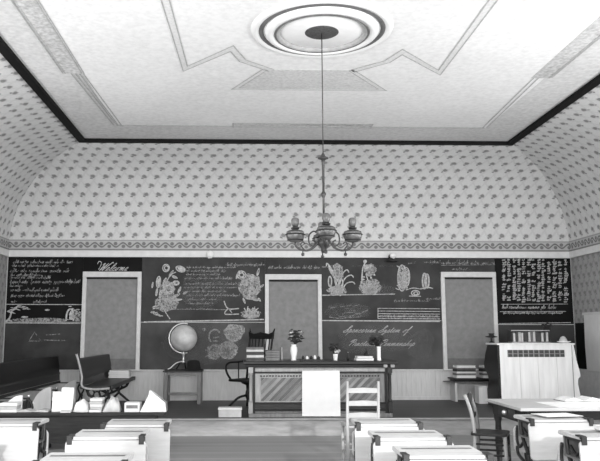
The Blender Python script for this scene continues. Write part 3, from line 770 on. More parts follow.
# ------------------------------------------------------------------ pupils' desks
def make_desk():
    o = thing('school_desk', '', 'school desk', (0, 0, 0), 0, 'pupils desks with hanging lids')
    hw = 0.250
    # fixed top with a rounded back edge
    prof = [(-0.20, 0.698), (-0.20, 0.718), (0.17, 0.724), (0.195, 0.718), (0.205, 0.705), (0.195, 0.692), (0.17, 0.69)]
    MB().prism(prof, 'x', -hw, hw).build('top_board', M_LID2, o, bev=0.004)
    MB().box(-hw + 0.03, hw - 0.03, 0.03, 0.07, 0.7235, 0.7245).build('pen_groove', M_WOODM, o)
    # the writing lid, let down on its hinges
    lid = MB().prism(rbox(0.56, 0.30, 0.03), 'y', -0.011, 0.011).xform(Matrix.Translation((0.0, -0.226, 0.548)) @ Matrix.Rotation(D2R(-5), 4, 'X')).build('lid', M_LID, o, bev=0.004)
    for sx in (-1, 1):
        h = MB(); h.box(sx * 0.232, sx * 0.266, -0.222, -0.13, 0.720, 0.731); h.box(sx * 0.232, sx * 0.266, -0.240, -0.214, 0.672, 0.729)
        h.tube([(sx * 0.228, -0.215, 0.72), (sx * 0.27, -0.215, 0.72)], 0.012, 8)
        h.build('hinge', M_IRON, lid)
        # iron side standard
        q = MB(); x = sx * 0.205
        for pts, r in (([(0.16, 0.69), (0.13, 0.55), (0.02, 0.42), (-0.02, 0.30), (0.06, 0.16), (0.20, 0.03)], 0.017), ([(-0.15, 0.69), (-0.12, 0.56), (0.0, 0.42), (0.03, 0.28), (-0.04, 0.14), (-0.16, 0.03)], 0.017), ([(0.10, 0.50), (0.20, 0.44), (0.26, 0.50), (0.24, 0.62)], 0.013), ([(-0.02, 0.30), (0.14, 0.34), (0.25, 0.38), (0.26, 0.44)], 0.015), ([(-0.09, 0.62), (0.0, 0.57), (0.09, 0.62)], 0.011)):
            q.tube([(x, y, z) for y, z in spline(pts, 4)], r, 8)
        q.box(x - 0.022, x + 0.022, 0.12, 0.25, 0.0, 0.03); q.box(x - 0.022, x + 0.022, -0.21, -0.09, 0.0, 0.03)
        q.box(x - 0.012, x + 0.012, -0.20, 0.19, 0.665, 0.692)
        q.build('iron_standard', M_IRON, o)
    bx = MB(); bx.box(-0.225, 0.225, -0.14, 0.16, 0.54, 0.555); bx.box(-0.225, 0.225, 0.15, 0.165, 0.54, 0.69)
    bx.build('book_shelf', M_WOODM, o)
    st = MB().prism(rbox(0.46, 0.24, 0.05), 'y', 0.265, 0.285).xform(Matrix.Translation((0, 0, 0.50))).build('folded_seat', M_LID2, o, bev=0.004)
    return o
desk0 = make_desk()
first = True
DESKS = [
 # x, y, rotation, label
 (1.165, 6.17, 0.0, 'school desk just behind the ladder-back chair, farthest in its column'),
 (1.18, 5.40, 0.0, 'middle one of three pale school desks right of the ladder-back chair'),
 (1.215, 4.65, 0.0, 'near school desk at the bottom edge right of centre, third behind the ladder-back chair'),
 (-0.875, 6.17, 0.0, 'school desk at the right end of the papers bench, farthest in its column'),
 (-0.975, 5.50, 0.0, 'middle one of three overlapping pale school desks left of the aisle'),
 (-0.93, 4.43, 0.0, 'nearest of three overlapping school desks left of the aisle, cut off by the bottom edge'),
 (-1.925, 6.25, 0.0, 'pale school desk at the left edge in front of the long bench'),
 (-2.045, 5.25, 0.0, 'school desk in the bottom left corner, only its iron and edge showing'),
 (2.655, 6.42, 0.0, 'school desk just in front of the library table, right of the chair'),
 (2.61, 5.38, 0.0, 'near school desk in the bottom right corner, second behind the library table'),
]
for i, (x, y, rz, lb) in enumerate(DESKS):
    o = desk0 if i == 0 else dup(desk0); x -= 0.02 if x > 0 else 0.0
    place(o, (x, y, 0), (0, 0, rz)); o['label'] = lb

# ------------------------------------------------------------------ ladder-back chair
lc = thing('ladder_back_chair', 'pale ladder-back chair with three slats facing the teacher desk', 'chair', (1.245, 7.95, 0))
hw = 0.165
for sx in (-1, 1):
    MB().tube([(sx * hw, -0.04, 0), (sx * hw, 0.0, 0.45), (sx * hw, -0.06, 0.93)], [0.014, 0.019, 0.013], 8).build('back_post', M_CHAIRL, lc)
    MB().tube([(sx * 0.17, 0.36, 0), (sx * 0.17, 0.36, 0.44)], 0.017, 8).build('leg', M_CHAIRL, lc)
for z in (0.575, 0.70, 0.835):
    yy = -0.06 * (z - 0.45) / 0.48
    MB().prism([(-hw, z - 0.026), (hw, z - 0.026), (hw, z + 0.022), (0, z + 0.03), (-hw, z + 0.022)], 'y', yy - 0.007, yy + 0.007).build('slat', M_CHAIRL, lc)
MB().box(-0.19, 0.19, -0.01, 0.38, 0.44, 0.462).build('seat', M_CHAIRL, lc, bev=0.006)
r_ = MB()
for z in (0.16, 0.28): 
    for sx in (-1, 1): r_.tube([(sx * hw, -0.02, z), (sx * 0.17, 0.36, z)], 0.010, 6)
r_.tube([(-hw, -0.02, 0.22), (hw, -0.02, 0.22)], 0.010, 6); r_.tube([(-0.17, 0.36, 0.22), (0.17, 0.36, 0.22)], 0.010, 6)
r_.build('rung', M_CHAIRL, lc)

# ------------------------------------------------------------------ teacher's desk
TDY, TX0, TX1, TZ = 10.72, 0.02, 2.13, 1.035
td = thing('teacher_desk', 'large dark oak teacher desk with diagonal plank panels', 'desk', (1.075, TDY, 0.24))
def TB(*a): return MB().box(*a)
MB().box(TX0 - 0.06, TX1 + 0.06, TDY - 0.06, TDY + 0.78, TZ - 0.045, TZ).build('desk_top', M_WOODD, td, bev=0.012, local=False)
MB().box(TX0 - 0.02, TX1 + 0.02, TDY - 0.03, TDY + 0.75, TZ - 0.085, TZ - 0.045).build('top_moulding', M_WOODV, td, bev=0.01, local=False)
MB().box(TX0 + 0.06, TX1 - 0.06, TDY + 0.03, TDY + 0.72, 0.29, TZ - 0.085).build('carcass', M_WOODM, td, local=False)
MB().box(TX0 + 0.1, TX1 - 0.1, TDY + 0.005, TDY + 0.03, 0.885, TZ - 0.10).build('frieze', M_WOODL, td, bev=0.006, local=False)
b = MB(); b.box(TX0 + 0.1, TX1 - 0.1, TDY - 0.005, TDY + 0.03, 0.862, 0.885); b.box(TX0 + 0.1, TX1 - 0.1, TDY - 0.005, TDY + 0.03, 0.43, 0.455); b.box(TX0 + 0.1, TX1 - 0.1, TDY - 0.002, TDY + 0.03, 0.33, 0.36)
b.build('moulding', M_WOODV, td, bev=0.005, local=False)
b = MB(); b.box(TX0 + 0.02, TX1 - 0.02, TDY - 0.02, TDY + 0.76, 0.24, 0.30)
b.build('plinth', M_WOODM, td, bev=0.01, local=False)
MB().box(TX0 + 0.1, TX1 - 0.1, TDY + 0.01, TDY + 0.03, 0.365, 0.43).build('base_rail', M_WOODD, td, local=False)
for xa in (TX0 + 0.05, TX1 - 0.05):
    s = 1 if xa < 1 else -1
    c = MB()
    c.box(xa - 0.03, xa + 0.03, TDY - 0.02, TDY + 0.03, 0.30, 0.46); c.box(xa - 0.035, xa + 0.035, TDY - 0.03, TDY + 0.03, 0.87, TZ - 0.085)
    c.lathe([(0.026, 0.46), (0.03, 0.48), (0.021, 0.50), (0.024, 0.66), (0.021, 0.83), (0.03, 0.85), (0.028, 0.87)], 12, (xa, TDY - 0.002, 0))
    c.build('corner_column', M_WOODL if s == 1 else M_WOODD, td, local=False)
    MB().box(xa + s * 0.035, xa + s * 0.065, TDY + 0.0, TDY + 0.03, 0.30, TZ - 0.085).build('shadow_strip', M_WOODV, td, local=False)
b = MB()
for xx in (TX1 - 0.115, TX1 - 0.01): b.box(xx - 0.028, xx + 0.028, TDY - 0.05, TDY + 0.0, 0.945, 0.99)
b.build('capital_block', M_WOODL, td, bev=0.006, local=False)
# two panels of diagonal planks
for xa, xb in ((TX0 + 0.20, 0.82), (1.36, TX1 - 0.19)):
    za, zb = 0.475, 0.80
    fr = MB(); fr.box(xa - 0.09, xb + 0.06, TDY + 0.012, TDY + 0.03, za - 0.02, zb + 0.06)
    pn = fr.build('panel_frame', M_WOODL if xa < 1 else M_WOODM, td, local=False)
    # clip each plank to the rectangle
    bins = [MB(), MB(), MB()]; pitch = 0.062; k = 0
    t0 = xa - zb
    def clip(poly):
        def cut(P, f):
            out = []
            for i in range(len(P)):
                p, q = P[i], P[(i + 1) % len(P)]; fp, fq = f(p), f(q)
                if fp >= 0: out.append(p)
                if fp * fq < 0: s = fp / (fp - fq); out.append((p[0] + (q[0] - p[0]) * s, p[1] + (q[1] - p[1]) * s))
            return out
        for f in (lambda p: p[0] - xa, lambda p: xb - p[0], lambda p: p[1] - za, lambda p: zb - p[1]):
            if poly: poly = cut(poly, f)
        return poly
    t = t0
    while t < xb - za:
        q = clip([(t + za, za), (t + pitch - 0.008 + za, za), (t + pitch - 0.008 + zb, zb), (t + zb, zb)])
        if len(q) > 2: bins[(k * 7 + k // 3) % 3].prism(q, 'y', TDY + 0.0, TDY + 0.016)
        t += pitch; k += 1
    for bb, m in zip(bins, M_PLK):
        if bb.v: bb.build('plank', m, td, local=False)
    bd = MB(); x = xa
    while x < xb: bd.ball((x, TDY + 0.006, zb + 0.025), 0.012, n=8); x += 0.043
    bd.build('bead_row', M_WOODV, td, local=False)
# white paper hung on the front
pp = thing('paper_sheet', 'large white paper sheet hung on the front of the teacher desk', 'paper', (1.09, TDY - 0.03, 0.27))
MB().prism([(0.805, 0.265), (1.355, 0.262), (1.352, 0.905), (0.81, 0.90)], 'y', TDY - 0.034, TDY - 0.028).build('sheet', M_PAPER, pp, local=False)
MB().tube([(0.81, TDY - 0.036, 0.90), (1.352, TDY - 0.036, 0.903)], 0.005, 6).build('top_fold', M_PAPER, pp, local=False)

def book(name, label, x, y, z, w, d, t, cover, pages, rot=0.0, group=None, upright=False, cat='book'):
    """a closed book: two boards and a spine around a block of pages"""
    o = thing(name, label, cat, (x, y, z), rot, group)
    c = MB(); c.box(-w / 2, w / 2, -d / 2, d / 2, 0, 0.12 * t); c.box(-w / 2, w / 2, -d / 2, d / 2, 0.88 * t, t); c.box(-w / 2, w / 2, d / 2 - 0.004, d / 2, 0, t)
    p = MB(); p.box(-w / 2 + 0.006, w / 2 - 0.006, -d / 2 + 0.005, d / 2 - 0.004, 0.12 * t, 0.88 * t)
    if upright:
        Rm = Matrix.Translation((0, 0, w / 2)) @ Matrix.Rotation(PI / 2, 4, 'Y') @ Matrix.Translation((0, 0, -t / 2))
        c.xform(Rm); p.xform(Rm)
    c.build('cover', cover, o, bev=0.002); p.build('pages', pages, o)
    return o

# books on the left end of the desk: a flat pile and a second one
zz = TZ
for i, (t, m, pg, lb) in enumerate(((0.04, M_BOOKM, M_BOOKD, 'bottom'), (0.045, M_BOOKM, M_BOOKL, 'second from bottom'), (0.04, M_BOOKD, M_BOOKD, 'middle'), (0.04, M_BOOKM, M_BOOKL, 'second from top'), (0.03, M_BOOKD, M_BOOKM, 'top'))):
    book('book', '%s book of the flat pile in front of the armchair back' % lb, 0.135 + R.uniform(-.006, .006), TDY + 0.35, zz, 0.265, 0.20, t, m, pg, R.uniform(-.02, .02), 'books piled at the left end of the teacher desk'); zz += t + 0.0005
zz = TZ
for i, (t, m, lb) in enumerate(((0.045, M_BOOKM, 'bottom'), (0.035, M_BOOKD, 'second'), (0.04, M_BOOKM, 'third'), (0.03, M_BOOKD, 'top'))):
    book('book', '%s dark book of the lower pile beside the thin upright book' % lb, 0.395 + R.uniform(-.004, .004), TDY + 0.36, zz, 0.215, 0.18, t, m, M_BOOKM, R.uniform(-.02, .02), 'books in the lower pile left of the vase'); zz += t + 0.0005
book('book', 'thin dark book standing upright left of the white vase', 0.535, TDY + 0.36, TZ, 0.20, 0.16, 0.02, M_BOOKD, M_PAPERG, upright=True)

def bouquet(o, cx, cy, z0, hgt, spread, nl, npet, seed):
    r = random.Random(seed); st = MB(); lf = MB(); pt = MB()
    for k in range(nl):
        a = r.uniform(0, 2 * PI); q = r.random(); rr = spread * math.sqrt(r.random()); zz_ = z0 + hgt * (0.25 + 0.75 * q)
        p = Vector((cx + rr * math.cos(a), cy + rr * math.sin(a), zz_))
        st.tube([(cx, cy, z0 - 0.03), (cx + rr * .4 * math.cos(a), cy + rr * .4 * math.sin(a), z0 + (zz_ - z0) * .6), p], 0.003, 5)
        for j in range(3):
            Mx = Matrix.Rotation(r.uniform(0, 6), 3, 'Z') @ Matrix.Rotation(r.uniform(-1, 1), 3, 'X')
            lf.ball(p + Vector((r.uniform(-.03, .03), r.uniform(-.03, .03), r.uniform(-.03, .03))), 0.036, 0.016, 0.008, 8, Mx)
    for k in range(npet):
        a = r.uniform(0, 2 * PI); rr = spread * r.uniform(.4, 1); c = Vector((cx + rr * math.cos(a), cy + rr * math.sin(a), z0 + hgt * r.uniform(.5, 1)))
        for j in range(5):
            w = 2 * PI * j / 5; pt.ball(c + Vector((.016 * math.cos(w), .016 * math.sin(w), 0)), 0.014, n=8)
    st.build('stems', M_LEAF, o); lf.build('leaves', M_LEAF, o)
    if npet: pt.build('flowers', M_PETAL, o)
v = thing('flower_vase', 'tall white vase of dark flowers before the middle window', 'vase', (0.715, TDY + 0.32, TZ))
MB().lathe([(0.042, 0), (0.035, 0.02), (0.04, 0.06), (0.054, 0.14), (0.05, 0.19), (0.034, 0.215), (0.042, 0.235)], 20).build('vase', M_CHINA, v)
bouquet(v, 0.02, 0, 0.23, 0.22, 0.10, 26, 3, 3)
MB().tube([(0.02, 0, 0.22), (0.10, 0, 0.33), (0.15, 0, 0.42)], 0.003, 5).build('stem_sprig', M_LEAF, v)
v = thing('flower_pot', 'small cup with dark leaves and a pale bloom, mid teacher desk', 'flower pot', (1.315, TDY + 0.30, TZ))
MB().lathe([(0.026, 0), (0.03, 0.01), (0.036, 0.08), (0.04, 0.095)], 16, (0.02, 0, 0)).build('cup', M_CHINA, v)
bouquet(v, -0.005, 0, 0.09, 0.13, 0.06, 16, 0, 5)
b = MB()
for j in range(9): b.ball((0.055 + R.uniform(-.04, .04), R.uniform(-.03, .03), 0.135 + R.uniform(-.025, .025)), 0.02, n=8)
b.build('bloom', M_PETAL, v)
v = thing('flower_vase', 'slim white vase with drooping dark flowers, right end of teacher desk', 'vase', (1.985, TDY + 0.30, TZ))
MB().lathe([(0.036, 0), (0.03, 0.015), (0.028, 0.1), (0.03, 0.18), (0.036, 0.205)], 16).build('vase', M_CHINA, v)
bouquet(v, -0.03, 0, 0.21, 0.13, 0.11, 22, 1, 8)
# ink stand and pen things
v = thing('ink_stand', 'low dark ink stand with small bottles by the white vase', 'ink stand', (0.955, TDY + 0.22, TZ))
MB().box(-0.15, 0.15, -0.05, 0.05, 0, 0.022).build('tray', M_WOODD, v, bev=0.004)
for x, h, m in ((-0.11, 0.05, M_IRON), (-0.05, 0.045, M_CHINA), (0.01, 0.05, M_IRON), (0.065, 0.055, M_CHINA), (0.12, 0.045, M_IRON)):
    q = MB().lathe([(0.02, 0.022), (0.022, 0.022 + h * .6), (0.011, 0.022 + h * .8), (0.013, 0.022 + h)], 12, (x, 0, 0)).build('bottle', m, v)
v = thing('bottle', 'small dark bottle standing alone beside the flat pale books', 'bottle', (1.515, TDY + 0.25, TZ))
MB().lathe([(0.018, 0), (0.018, 0.06), (0.007, 0.08), (0.007, 0.11), (0.01, 0.113)], 12).build('glass', M_IRON, v)
MB().lathe([(0.008, 0.113), (0.008, 0.125)], 10).build('stopper', M_WOODL, v)
zz = TZ
for i, (w, t, m, lb) in enumerate(((0.27, 0.035, M_BOOKL, 'wider lower'), (0.24, 0.03, M_PAPERG, 'narrower upper'))):
    book('book', '%s pale book lying flat near the slim vase' % lb, 1.765, TDY + 0.32, zz, w, 0.19, t, m, M_PAPER, 0.03 * i, 'pale books near the slim vase'); zz += t + 0.0005
v = thing('bell', 'dark hand bell lying on the flat pale books by the slim vase', 'bell', (1.80, TDY + 0.32, zz))
MB().lathe([(0.045, 0), (0.042, 0.01), (0.03, 0.04), (0.015, 0.055), (0.006, 0.06)], 16).build('cup', M_IRON, v)
MB().tube([(0, 0, 0.058), (0, 0, 0.075), (0, 0, 0.10), (0, 0, 0.12)], [0.008, 0.012, 0.009, 0.004], 10).build('handle', M_WOODD, v)
# ------------------------------------------------------------------ teacher's armchair
ac = thing('armchair', 'tall dark wooden armchair with spindle back and splayed feet behind the teacher desk', 'chair', (0.04, 12.0, 0.24), D2R(-42))
hw = 0.25
MB().prism(rbox(0.52, 0.50, 0.10), 'z', 0.43, 0.465).build('seat', M_WOODV, ac, bev=0.008)
for sx in (-1, 1):
    MB().tube([(sx * 0.22, 0.21, 0.45), (sx * 0.235, 0.26, 0.8), (sx * 0.25, 0.33, 1.20), (sx * 0.27, 0.345, 1.27)], [0.02, 0.018, 0.017, 0.01], 8).build('back_post', M_WOODV, ac)
    a = MB(); a.tube(spline([(sx * 0.232, 0.25, 0.74), (sx * 0.27, 0.05, 0.73), (sx * 0.28, -0.16, 0.72), (sx * 0.275, -0.235, 0.66), (sx * 0.265, -0.22, 0.56), (sx * 0.24, -0.16, 0.46)], 6), 0.018, 8)
    a.tube([(sx * 0.27, 0.06, 0.73), (sx * 0.24, 0.03, 0.46)], 0.011, 6)
    a.build('arm', M_WOODV, ac)
cr = [(-0.26, 1.10), (0.26, 1.10), (0.275, 1.22), (0.22, 1.205), (0.16, 1.185), (0.08, 1.20), (0, 1.215), (-0.08, 1.20), (-0.16, 1.185), (-0.22, 1.205), (-0.275, 1.22)]
b = MB().prism(cr, 'y', 0.305, 0.335); b.build('crest_rail', M_WOODV, ac, bev=0.006)
MB().box(-0.235, 0.235, 0.268, 0.288, 0.83, 0.88).build('back_rail', M_WOODV, ac, bev=0.004)
for k in range(6):
    x = -0.17 + 0.068 * k
    MB().tube([(x, 0.225, 0.455), (x * 1.05, 0.275, 0.85), (x * 1.1, 0.315, 1.12)], 0.0095, 6).build('spindle', M_WOODV, ac)
MB().lathe([(0.12, 0.43), (0.11, 0.40), (0.04, 0.37), (0.032, 0.30), (0.045, 0.26), (0.05, 0.20), (0.03, 0.14)], 14).build('pedestal', M_WOODV, ac)
for k in range(4):
    a = k * PI / 2 + PI / 4; c, s_ = math.cos(a), math.sin(a)
    MB().tube(spline([(0.03 * c, 0.03 * s_, 0.21), (0.16 * c, 0.16 * s_, 0.17), (0.27 * c, 0.27 * s_, 0.07), (0.32 * c, 0.32 * s_, 0.02)], 4), 0.02, 8).build('foot', M_WOODV, ac)
# small white box left of the desk
bx = thing('white_box', 'low white box on the platform left of the teacher desk', 'box', (-0.225, 10.86, 0.2425))
MB().box(-0.165, 0.165, -0.11, 0.11, 0, 0.105).build('box', M_PAPERG, bx, bev=0.006)
MB().box(-0.172, 0.172, -0.117, 0.117, 0.105, 0.13).build('box_lid', M_PAPER, bx, bev=0.006)

# ------------------------------------------------------------------ globe table
gt = thing('side_table', 'small wooden table under the globe against the wainscot', 'table', (-1.08, 12.95, 0.24))
MB().box(-0.335, 0.335, -0.24, 0.24, 0.535, 0.565).build('table_top', M_WOODD, gt, bev=0.006)
ap = MB(); ap.box(-0.30, 0.30, -0.21, -0.19, 0.49, 0.535); ap.box(-0.30, 0.30, 0.19, 0.21, 0.49, 0.535)
ap.build('apron', M_WOODM, gt)
for sx in (-1, 1):
    for sy in (-1, 1): MB().box(sx * 0.285 - 0.034, sx * 0.285 + 0.034, sy * 0.2 - 0.03, sy * 0.2 + 0.03, 0, 0.535).build('leg', M_WOODM, gt, bev=0.005)
MB().box(-0.25, 0.25, -0.215, -0.185, 0.15, 0.195).build('stretcher', M_WOODM, gt, bev=0.004)
gl = thing('globe', 'terrestrial globe on a curved stand in front of the blackboard', 'globe', (-1.085, 12.93, 0.805))
GC = 0.545; GR = 0.232
MB().ball((0, 0, GC), GR, n=40).build('sphere', M_GLOBE, gl)
b = MB()
pts = [((GR + 0.025) * math.cos(D2R(a)), 0, GC + (GR + 0.025) * math.sin(D2R(a))) for a in range(75, 290, 6)]
b.tube(pts, 0.012, 8); b.tube([(-0.0, 0, GC - GR - 0.035), (0.0, 0, GC - GR + 0.01)], 0.01, 8)
b.build('meridian_arc', M_BRASS, gl)
b = MB(); b.lathe([(0.02, GC - GR - 0.02), (0.028, GC - GR - 0.04), (0.016, GC - GR - 0.06), (0.014, 0.16), (0.03, 0.14), (0.02, 0.12)], 12)
b.build('stem', M_BRASS, gl)
for a in (200, 140, 80):
    c, s = math.cos(D2R(a)), math.sin(D2R(a)); rr = 0.28 if a == 200 else 0.18
    MB().tube(spline([(0, 0, 0.15), (rr * .45 * c, rr * .45 * s, 0.12), (rr * .8 * c, rr * .8 * s, 0.04), (rr * c, rr * s, 0.012)], 5), [0.012] * 15 + [0.009], 8).build('leg', M_BRASS if a == 200 else M_IRON, gl)  # the lit look of the left leg is put into a brighter metal
ht = thing('hat', 'black soft hat lying on the globe table', 'hat', (-0.90, 12.82, 0.805))
MB().lathe([(0.0, 0.002), (0.165, 0.002), (0.17, 0.012), (0.13, 0.02), (0.118, 0.07), (0.11, 0.13), (0.085, 0.165), (0.04, 0.175), (0, 0.165)], 24).build('crown', M_BLACKC, ht)
MB().lathe([(0.121, 0.022), (0.1235, 0.03), (0.121, 0.055), (0.117, 0.06)], 24, cap=False).build('hat_band', M_BOOKD, ht)

# ------------------------------------------------------------------ settees along the left side
def settee(label, x, y0, y1, zt, zs, curve):
    """long bench facing right (+x): slatted back, seat, iron standards; local y runs along it"""
    o = thing('settee', label, 'bench', (x, (y0 + y1) / 2, 0.24)); L = (y1 - y0) / 2
    prof = [(-0.01, zs), (0.015, zs), (0.0, (zs + zt) / 2), (-0.03, zt - 0.02), (-0.05, zt), (-0.065, zt - 0.01), (-0.02, (zs + zt) / 2)]
    MB().prism(prof, 'y', -L, L).build('backrest', M_WOODV if not curve else M_WOODD, o, bev=0.006)
    MB().prism([(0.016, zs + 0.10), (0.022, zs + 0.12), (0.016, zs + 0.14)], 'y', -L + 0.02, L - 0.02).build('bead', M_WOODD, o)
    return o, L
s1, L = settee('long dark settee nearest the left wall with pale quarter-round brackets', -3.30, 9.85, 13.25, 0.80, 0.375, False)
MB().box(0.0, 0.03, -L, L, 0.33, 0.37).build('seat_rail', M_WOODV, s1, bev=0.006)
for k, yy in enumerate((-1.55, -0.10, 1.55)):
    q = [(0.02, 0.02), (0.33, 0.02)]
    arc = [(0.33 - 0.30 * math.sin(D2R(a)) * 1.0, 0.02 + 0.30 * math.cos(D2R(a))) for a in range(0, 91, 10)]
    q = [(0.33, 0.0)] + [(0.33 - 0.29 * (1 - math.cos(D2R(a))), 0.0 + 0.33 * math.sin(D2R(a)) ) for a in range(90, -1, -10)][::-1]
    poly = [(0.34, 0.0), (0.34, 0.385)] + [(0.34 - 0.30 * math.sin(D2R(a)), 0.385 * math.cos(D2R(a))) for a in range(10, 91, 8)]
    MB().prism(poly, 'y', yy - 0.016, yy + 0.016).build('bracket_panel', M_ORGAN, s1, bev=0.004)
    ir = MB()
    ir.tube(spline([(0.36, yy + 0.05, 0.0), (0.40, yy + 0.05, 0.12), (0.36, yy + 0.05, 0.24), (0.40, yy + 0.05, 0.34)], 4), 0.016, 8)
    ir.tube(spline([(0.46, yy + 0.05, 0.0), (0.42, yy + 0.05, 0.12), (0.46, yy + 0.05, 0.22), (0.40, yy + 0.05, 0.34)], 4), 0.016, 8)
    ir.ball((0.42, yy + 0.05, 0.12), 0.03, n=10)
    ir.box(0.0, 0.42, yy + 0.04, yy + 0.06, 0.325, 0.345); ir.box(0.33, 0.48, yy + 0.03, yy + 0.07, 0, 0.02)
    ir.build('iron_standard', M_IRON, s1)
    MB().ball((0.405, yy + 0.05, 0.365), 0.022, n=10).build('knob', M_BRASS, s1)
s2, L = settee('shorter dark settee with curved seat, in front of the left window', -2.37, 10.75, 13.12, 0.84, 0.44, True)
MB().prism([(-0.02, 0.43), (0.40, 0.445), (0.43, 0.43), (0.42, 0.41), (0.0, 0.40)], 'y', -L + 0.02, L).build('seat', M_WOODD, s2, bev=0.006)
MB().box(0.405, 0.435, -L, L, 0.385, 0.445).build('seat_edge', M_WOODV, s2, bev=0.006)
es = MB(); es.tube(spline([(-0.07, -L - 0.012, 0.90), (-0.03, -L - 0.012, 0.78), (0.02, -L - 0.012, 0.58), (0.03, -L - 0.012, 0.44), (0.20, -L - 0.012, 0.40), (0.42, -L - 0.012, 0.415)], 5), 0.017, 8)
es.build('end_arm', M_WOODL, s2)
for yy in (-L + 0.25, 0.0, L - 0.25):
    ir = MB()
    ir.tube(spline([(0.03, yy, 0.40), (0.08, yy, 0.30), (0.20, yy, 0.22), (0.10, yy, 0.10), (0.02, yy, 0.012)], 4), 0.02, 8)
    ir.tube(spline([(0.36, yy, 0.40), (0.32, yy, 0.30), (0.18, yy, 0.22), (0.30, yy, 0.10), (0.40, yy, 0.012)], 4), 0.02, 8)
    for cx_, cz_ in ((0.10, 0.33), (0.27, 0.33), (0.19, 0.30)):
        ir.tube([(cx_ + 0.05 * math.cos(D2R(a)), yy, cz_ + 0.05 * math.sin(D2R(a))) for a in range(0, 361, 30)], 0.012, 6)
    ir.build('iron_leg', M_IRON, s2)
# pale books at the far end of that settee's seat
zz = 0.24 + 0.447
for i, (w, t, m, lb) in enumerate(((0.36, 0.03, M_PAPER, 'lowest'), (0.34, 0.035, M_PAPERG, 'second'), (0.35, 0.03, M_PAPER, 'third'), (0.33, 0.03, M_BOOKL, 'topmost'))):
    book('book', '%s pale book piled on the far end of the settee' % lb, -2.145, 12.75, zz, w, 0.26, t, m, M_PAPER, R.uniform(-.03, .03), 'pale books on the settee'); zz += t + 0.0005

# ------------------------------------------------------------------ long low bench with papers
BY, BZ = 9.55, 0.455
lb = thing('low_bench', 'long low dark bench strewn with papers at the left', 'bench', (-2.45, BY, 0))
MB().box(-3.9, -1.01, BY - 0.16, BY + 0.16, BZ - 0.04, BZ).build('bench_top', M_WOODD, lb, bev=0.006, local=False)
MB().box(-3.9, -1.12, BY - 0.12, BY - 0.10, 0.08, BZ - 0.04).build('front_board', M_WOODD, lb, local=False)
for x in (-3.8, -2.5, -1.14):
    MB().prism([(BY - 0.14, 0), (BY + 0.14, 0), (BY + 0.11, BZ - 0.04), (BY - 0.11, BZ - 0.04)], 'x', x - 0.02, x + 0.02).build('leg', M_WOODD, lb, local=False)
def bp(px): return at(px, 409, BY).x
def paper_pile(label, x0, x1, h, m, y=BY, n=4, seed=1, cat='papers', dp=0.10):
    o = thing('paper_stack', label, cat, ((x0 + x1) / 2, y, BZ)); r = random.Random(seed)
    w = (x1 - x0) / 2
    for k in range(n):
        MB().box(-w, w, -dp, dp, h * k / n, h * (k + 0.9) / n).xform(Matrix.Translation((r.uniform(-.008, .008), r.uniform(-.01, .01), 0)) @ Matrix.Rotation(r.uniform(-.06, .06), 4, 'Z')).build('sheaf', m if k % 2 == 0 else M_PAPERG, o, bev=0.002)
    return o
paper_pile('white block of papers at the left end of the low bench', bp(2), bp(19), 0.12, M_PAPER, seed=2, n=3)
def open_book(label, x, y, z, w, d, m, rot=0.0):
    o = thing('open_book', label, 'book', (x, y, z), rot)
    for s in (-1, 1):
        pr = [(0, 0.006), (s * 0.25 * w, 0.035), (s * 0.5 * w, 0.016), (s * 0.5 * w, 0.004)]
        MB().prism(pr, 'y', -d / 2, d / 2).build('leaf_block', m, o)
    MB().box(-w / 2 - 0.008, w / 2 + 0.008, -d / 2 - 0.006, d / 2 + 0.006, 0, 0.004).build('cover', M_BOOKD, o)
    return o
open_book('open book lying flat between the white block and the upright booklets', bp(35), BY, BZ, 0.38, 0.20, M_PAPERG)
def booklet(label, px0, px1, h, lean, y, tilt=0.0, group='booklets standing on the low bench'):
    x = (bp(px0) + bp(px1)) / 2; w = (bp(px1) - bp(px0))
    o = thing('booklet', label, 'booklet', (x, y, BZ + 0.001), tilt, group)
    # an open booklet stood on its edges like a tent
    for s in (-1, 1):
        pr = [(0, 0), (0.006, 0), (0.006, h), (0, h)]
        MB().box(-w / 2, w / 2, -0.004, 0.004, 0, h).xform(Matrix.Translation((0, s * lean, 0)) @ Matrix.Rotation(s * math.atan2(lean, h), 4, 'X')).build('leaf', M_PAPER if s < 0 else M_PAPERG, o)
    return o
booklet('narrow white booklet standing tented on the low bench, left of its pair', 52, 60, 0.25, 0.05, BY + 0.02, 0.12)
booklet('wide white booklet standing tented on the low bench, right of its pair', 60.5, 73, 0.30, 0.06, BY + 0.03, -0.05)
paper_pile('small flat white papers in front of the tented booklets', bp(63), bp(73), 0.03, M_PAPER, BY - 0.115, 2, 5, dp=0.035)
def crumple(name, label, cat, px0, px1, h, m, seed, y=BY, pts=(1, 1)):
    """loose cloth or paper heaped up"""
    x0, x1 = bp(px0), bp(px1); r = random.Random(seed)
    o = thing(name, label, cat, ((x0 + x1) / 2, y, BZ)); w = (x1 - x0) / 2
    nx, ny = 9, 7; vs = []; fs = []
    for j in range(ny):
        for i in range(nx):
            u, v_ = i / (nx - 1) * 2 - 1, j / (ny - 1) * 2 - 1
            e_ = math.sqrt(max(0, 1 - abs(u) ** 4)) * math.sqrt(max(0, 1 - abs(v_) ** 3))
            z = h * e_ * (0.62 + 0.38 * r.random()) * (0.7 + 0.3 * math.cos(u * pts[0] + v_ * pts[1]))
            vs.append((u * w * (1 + r.uniform(-.05, .05)), v_ * 0.12 * (1 + r.uniform(-.1, .1)), 0.003 + z))
    for j in range(ny - 1):
        for i in range(nx - 1): fs.append((j * nx + i, j * nx + i + 1, (j + 1) * nx + i + 1, (j + 1) * nx + i))
    b_ = MB(); b_.add(vs, fs, True); ob = b_.build('heap', m, o)
    sl = ob.modifiers.new('thick', 'SOLIDIFY'); sl.thickness = 0.003; sl.offset = 1
    return o
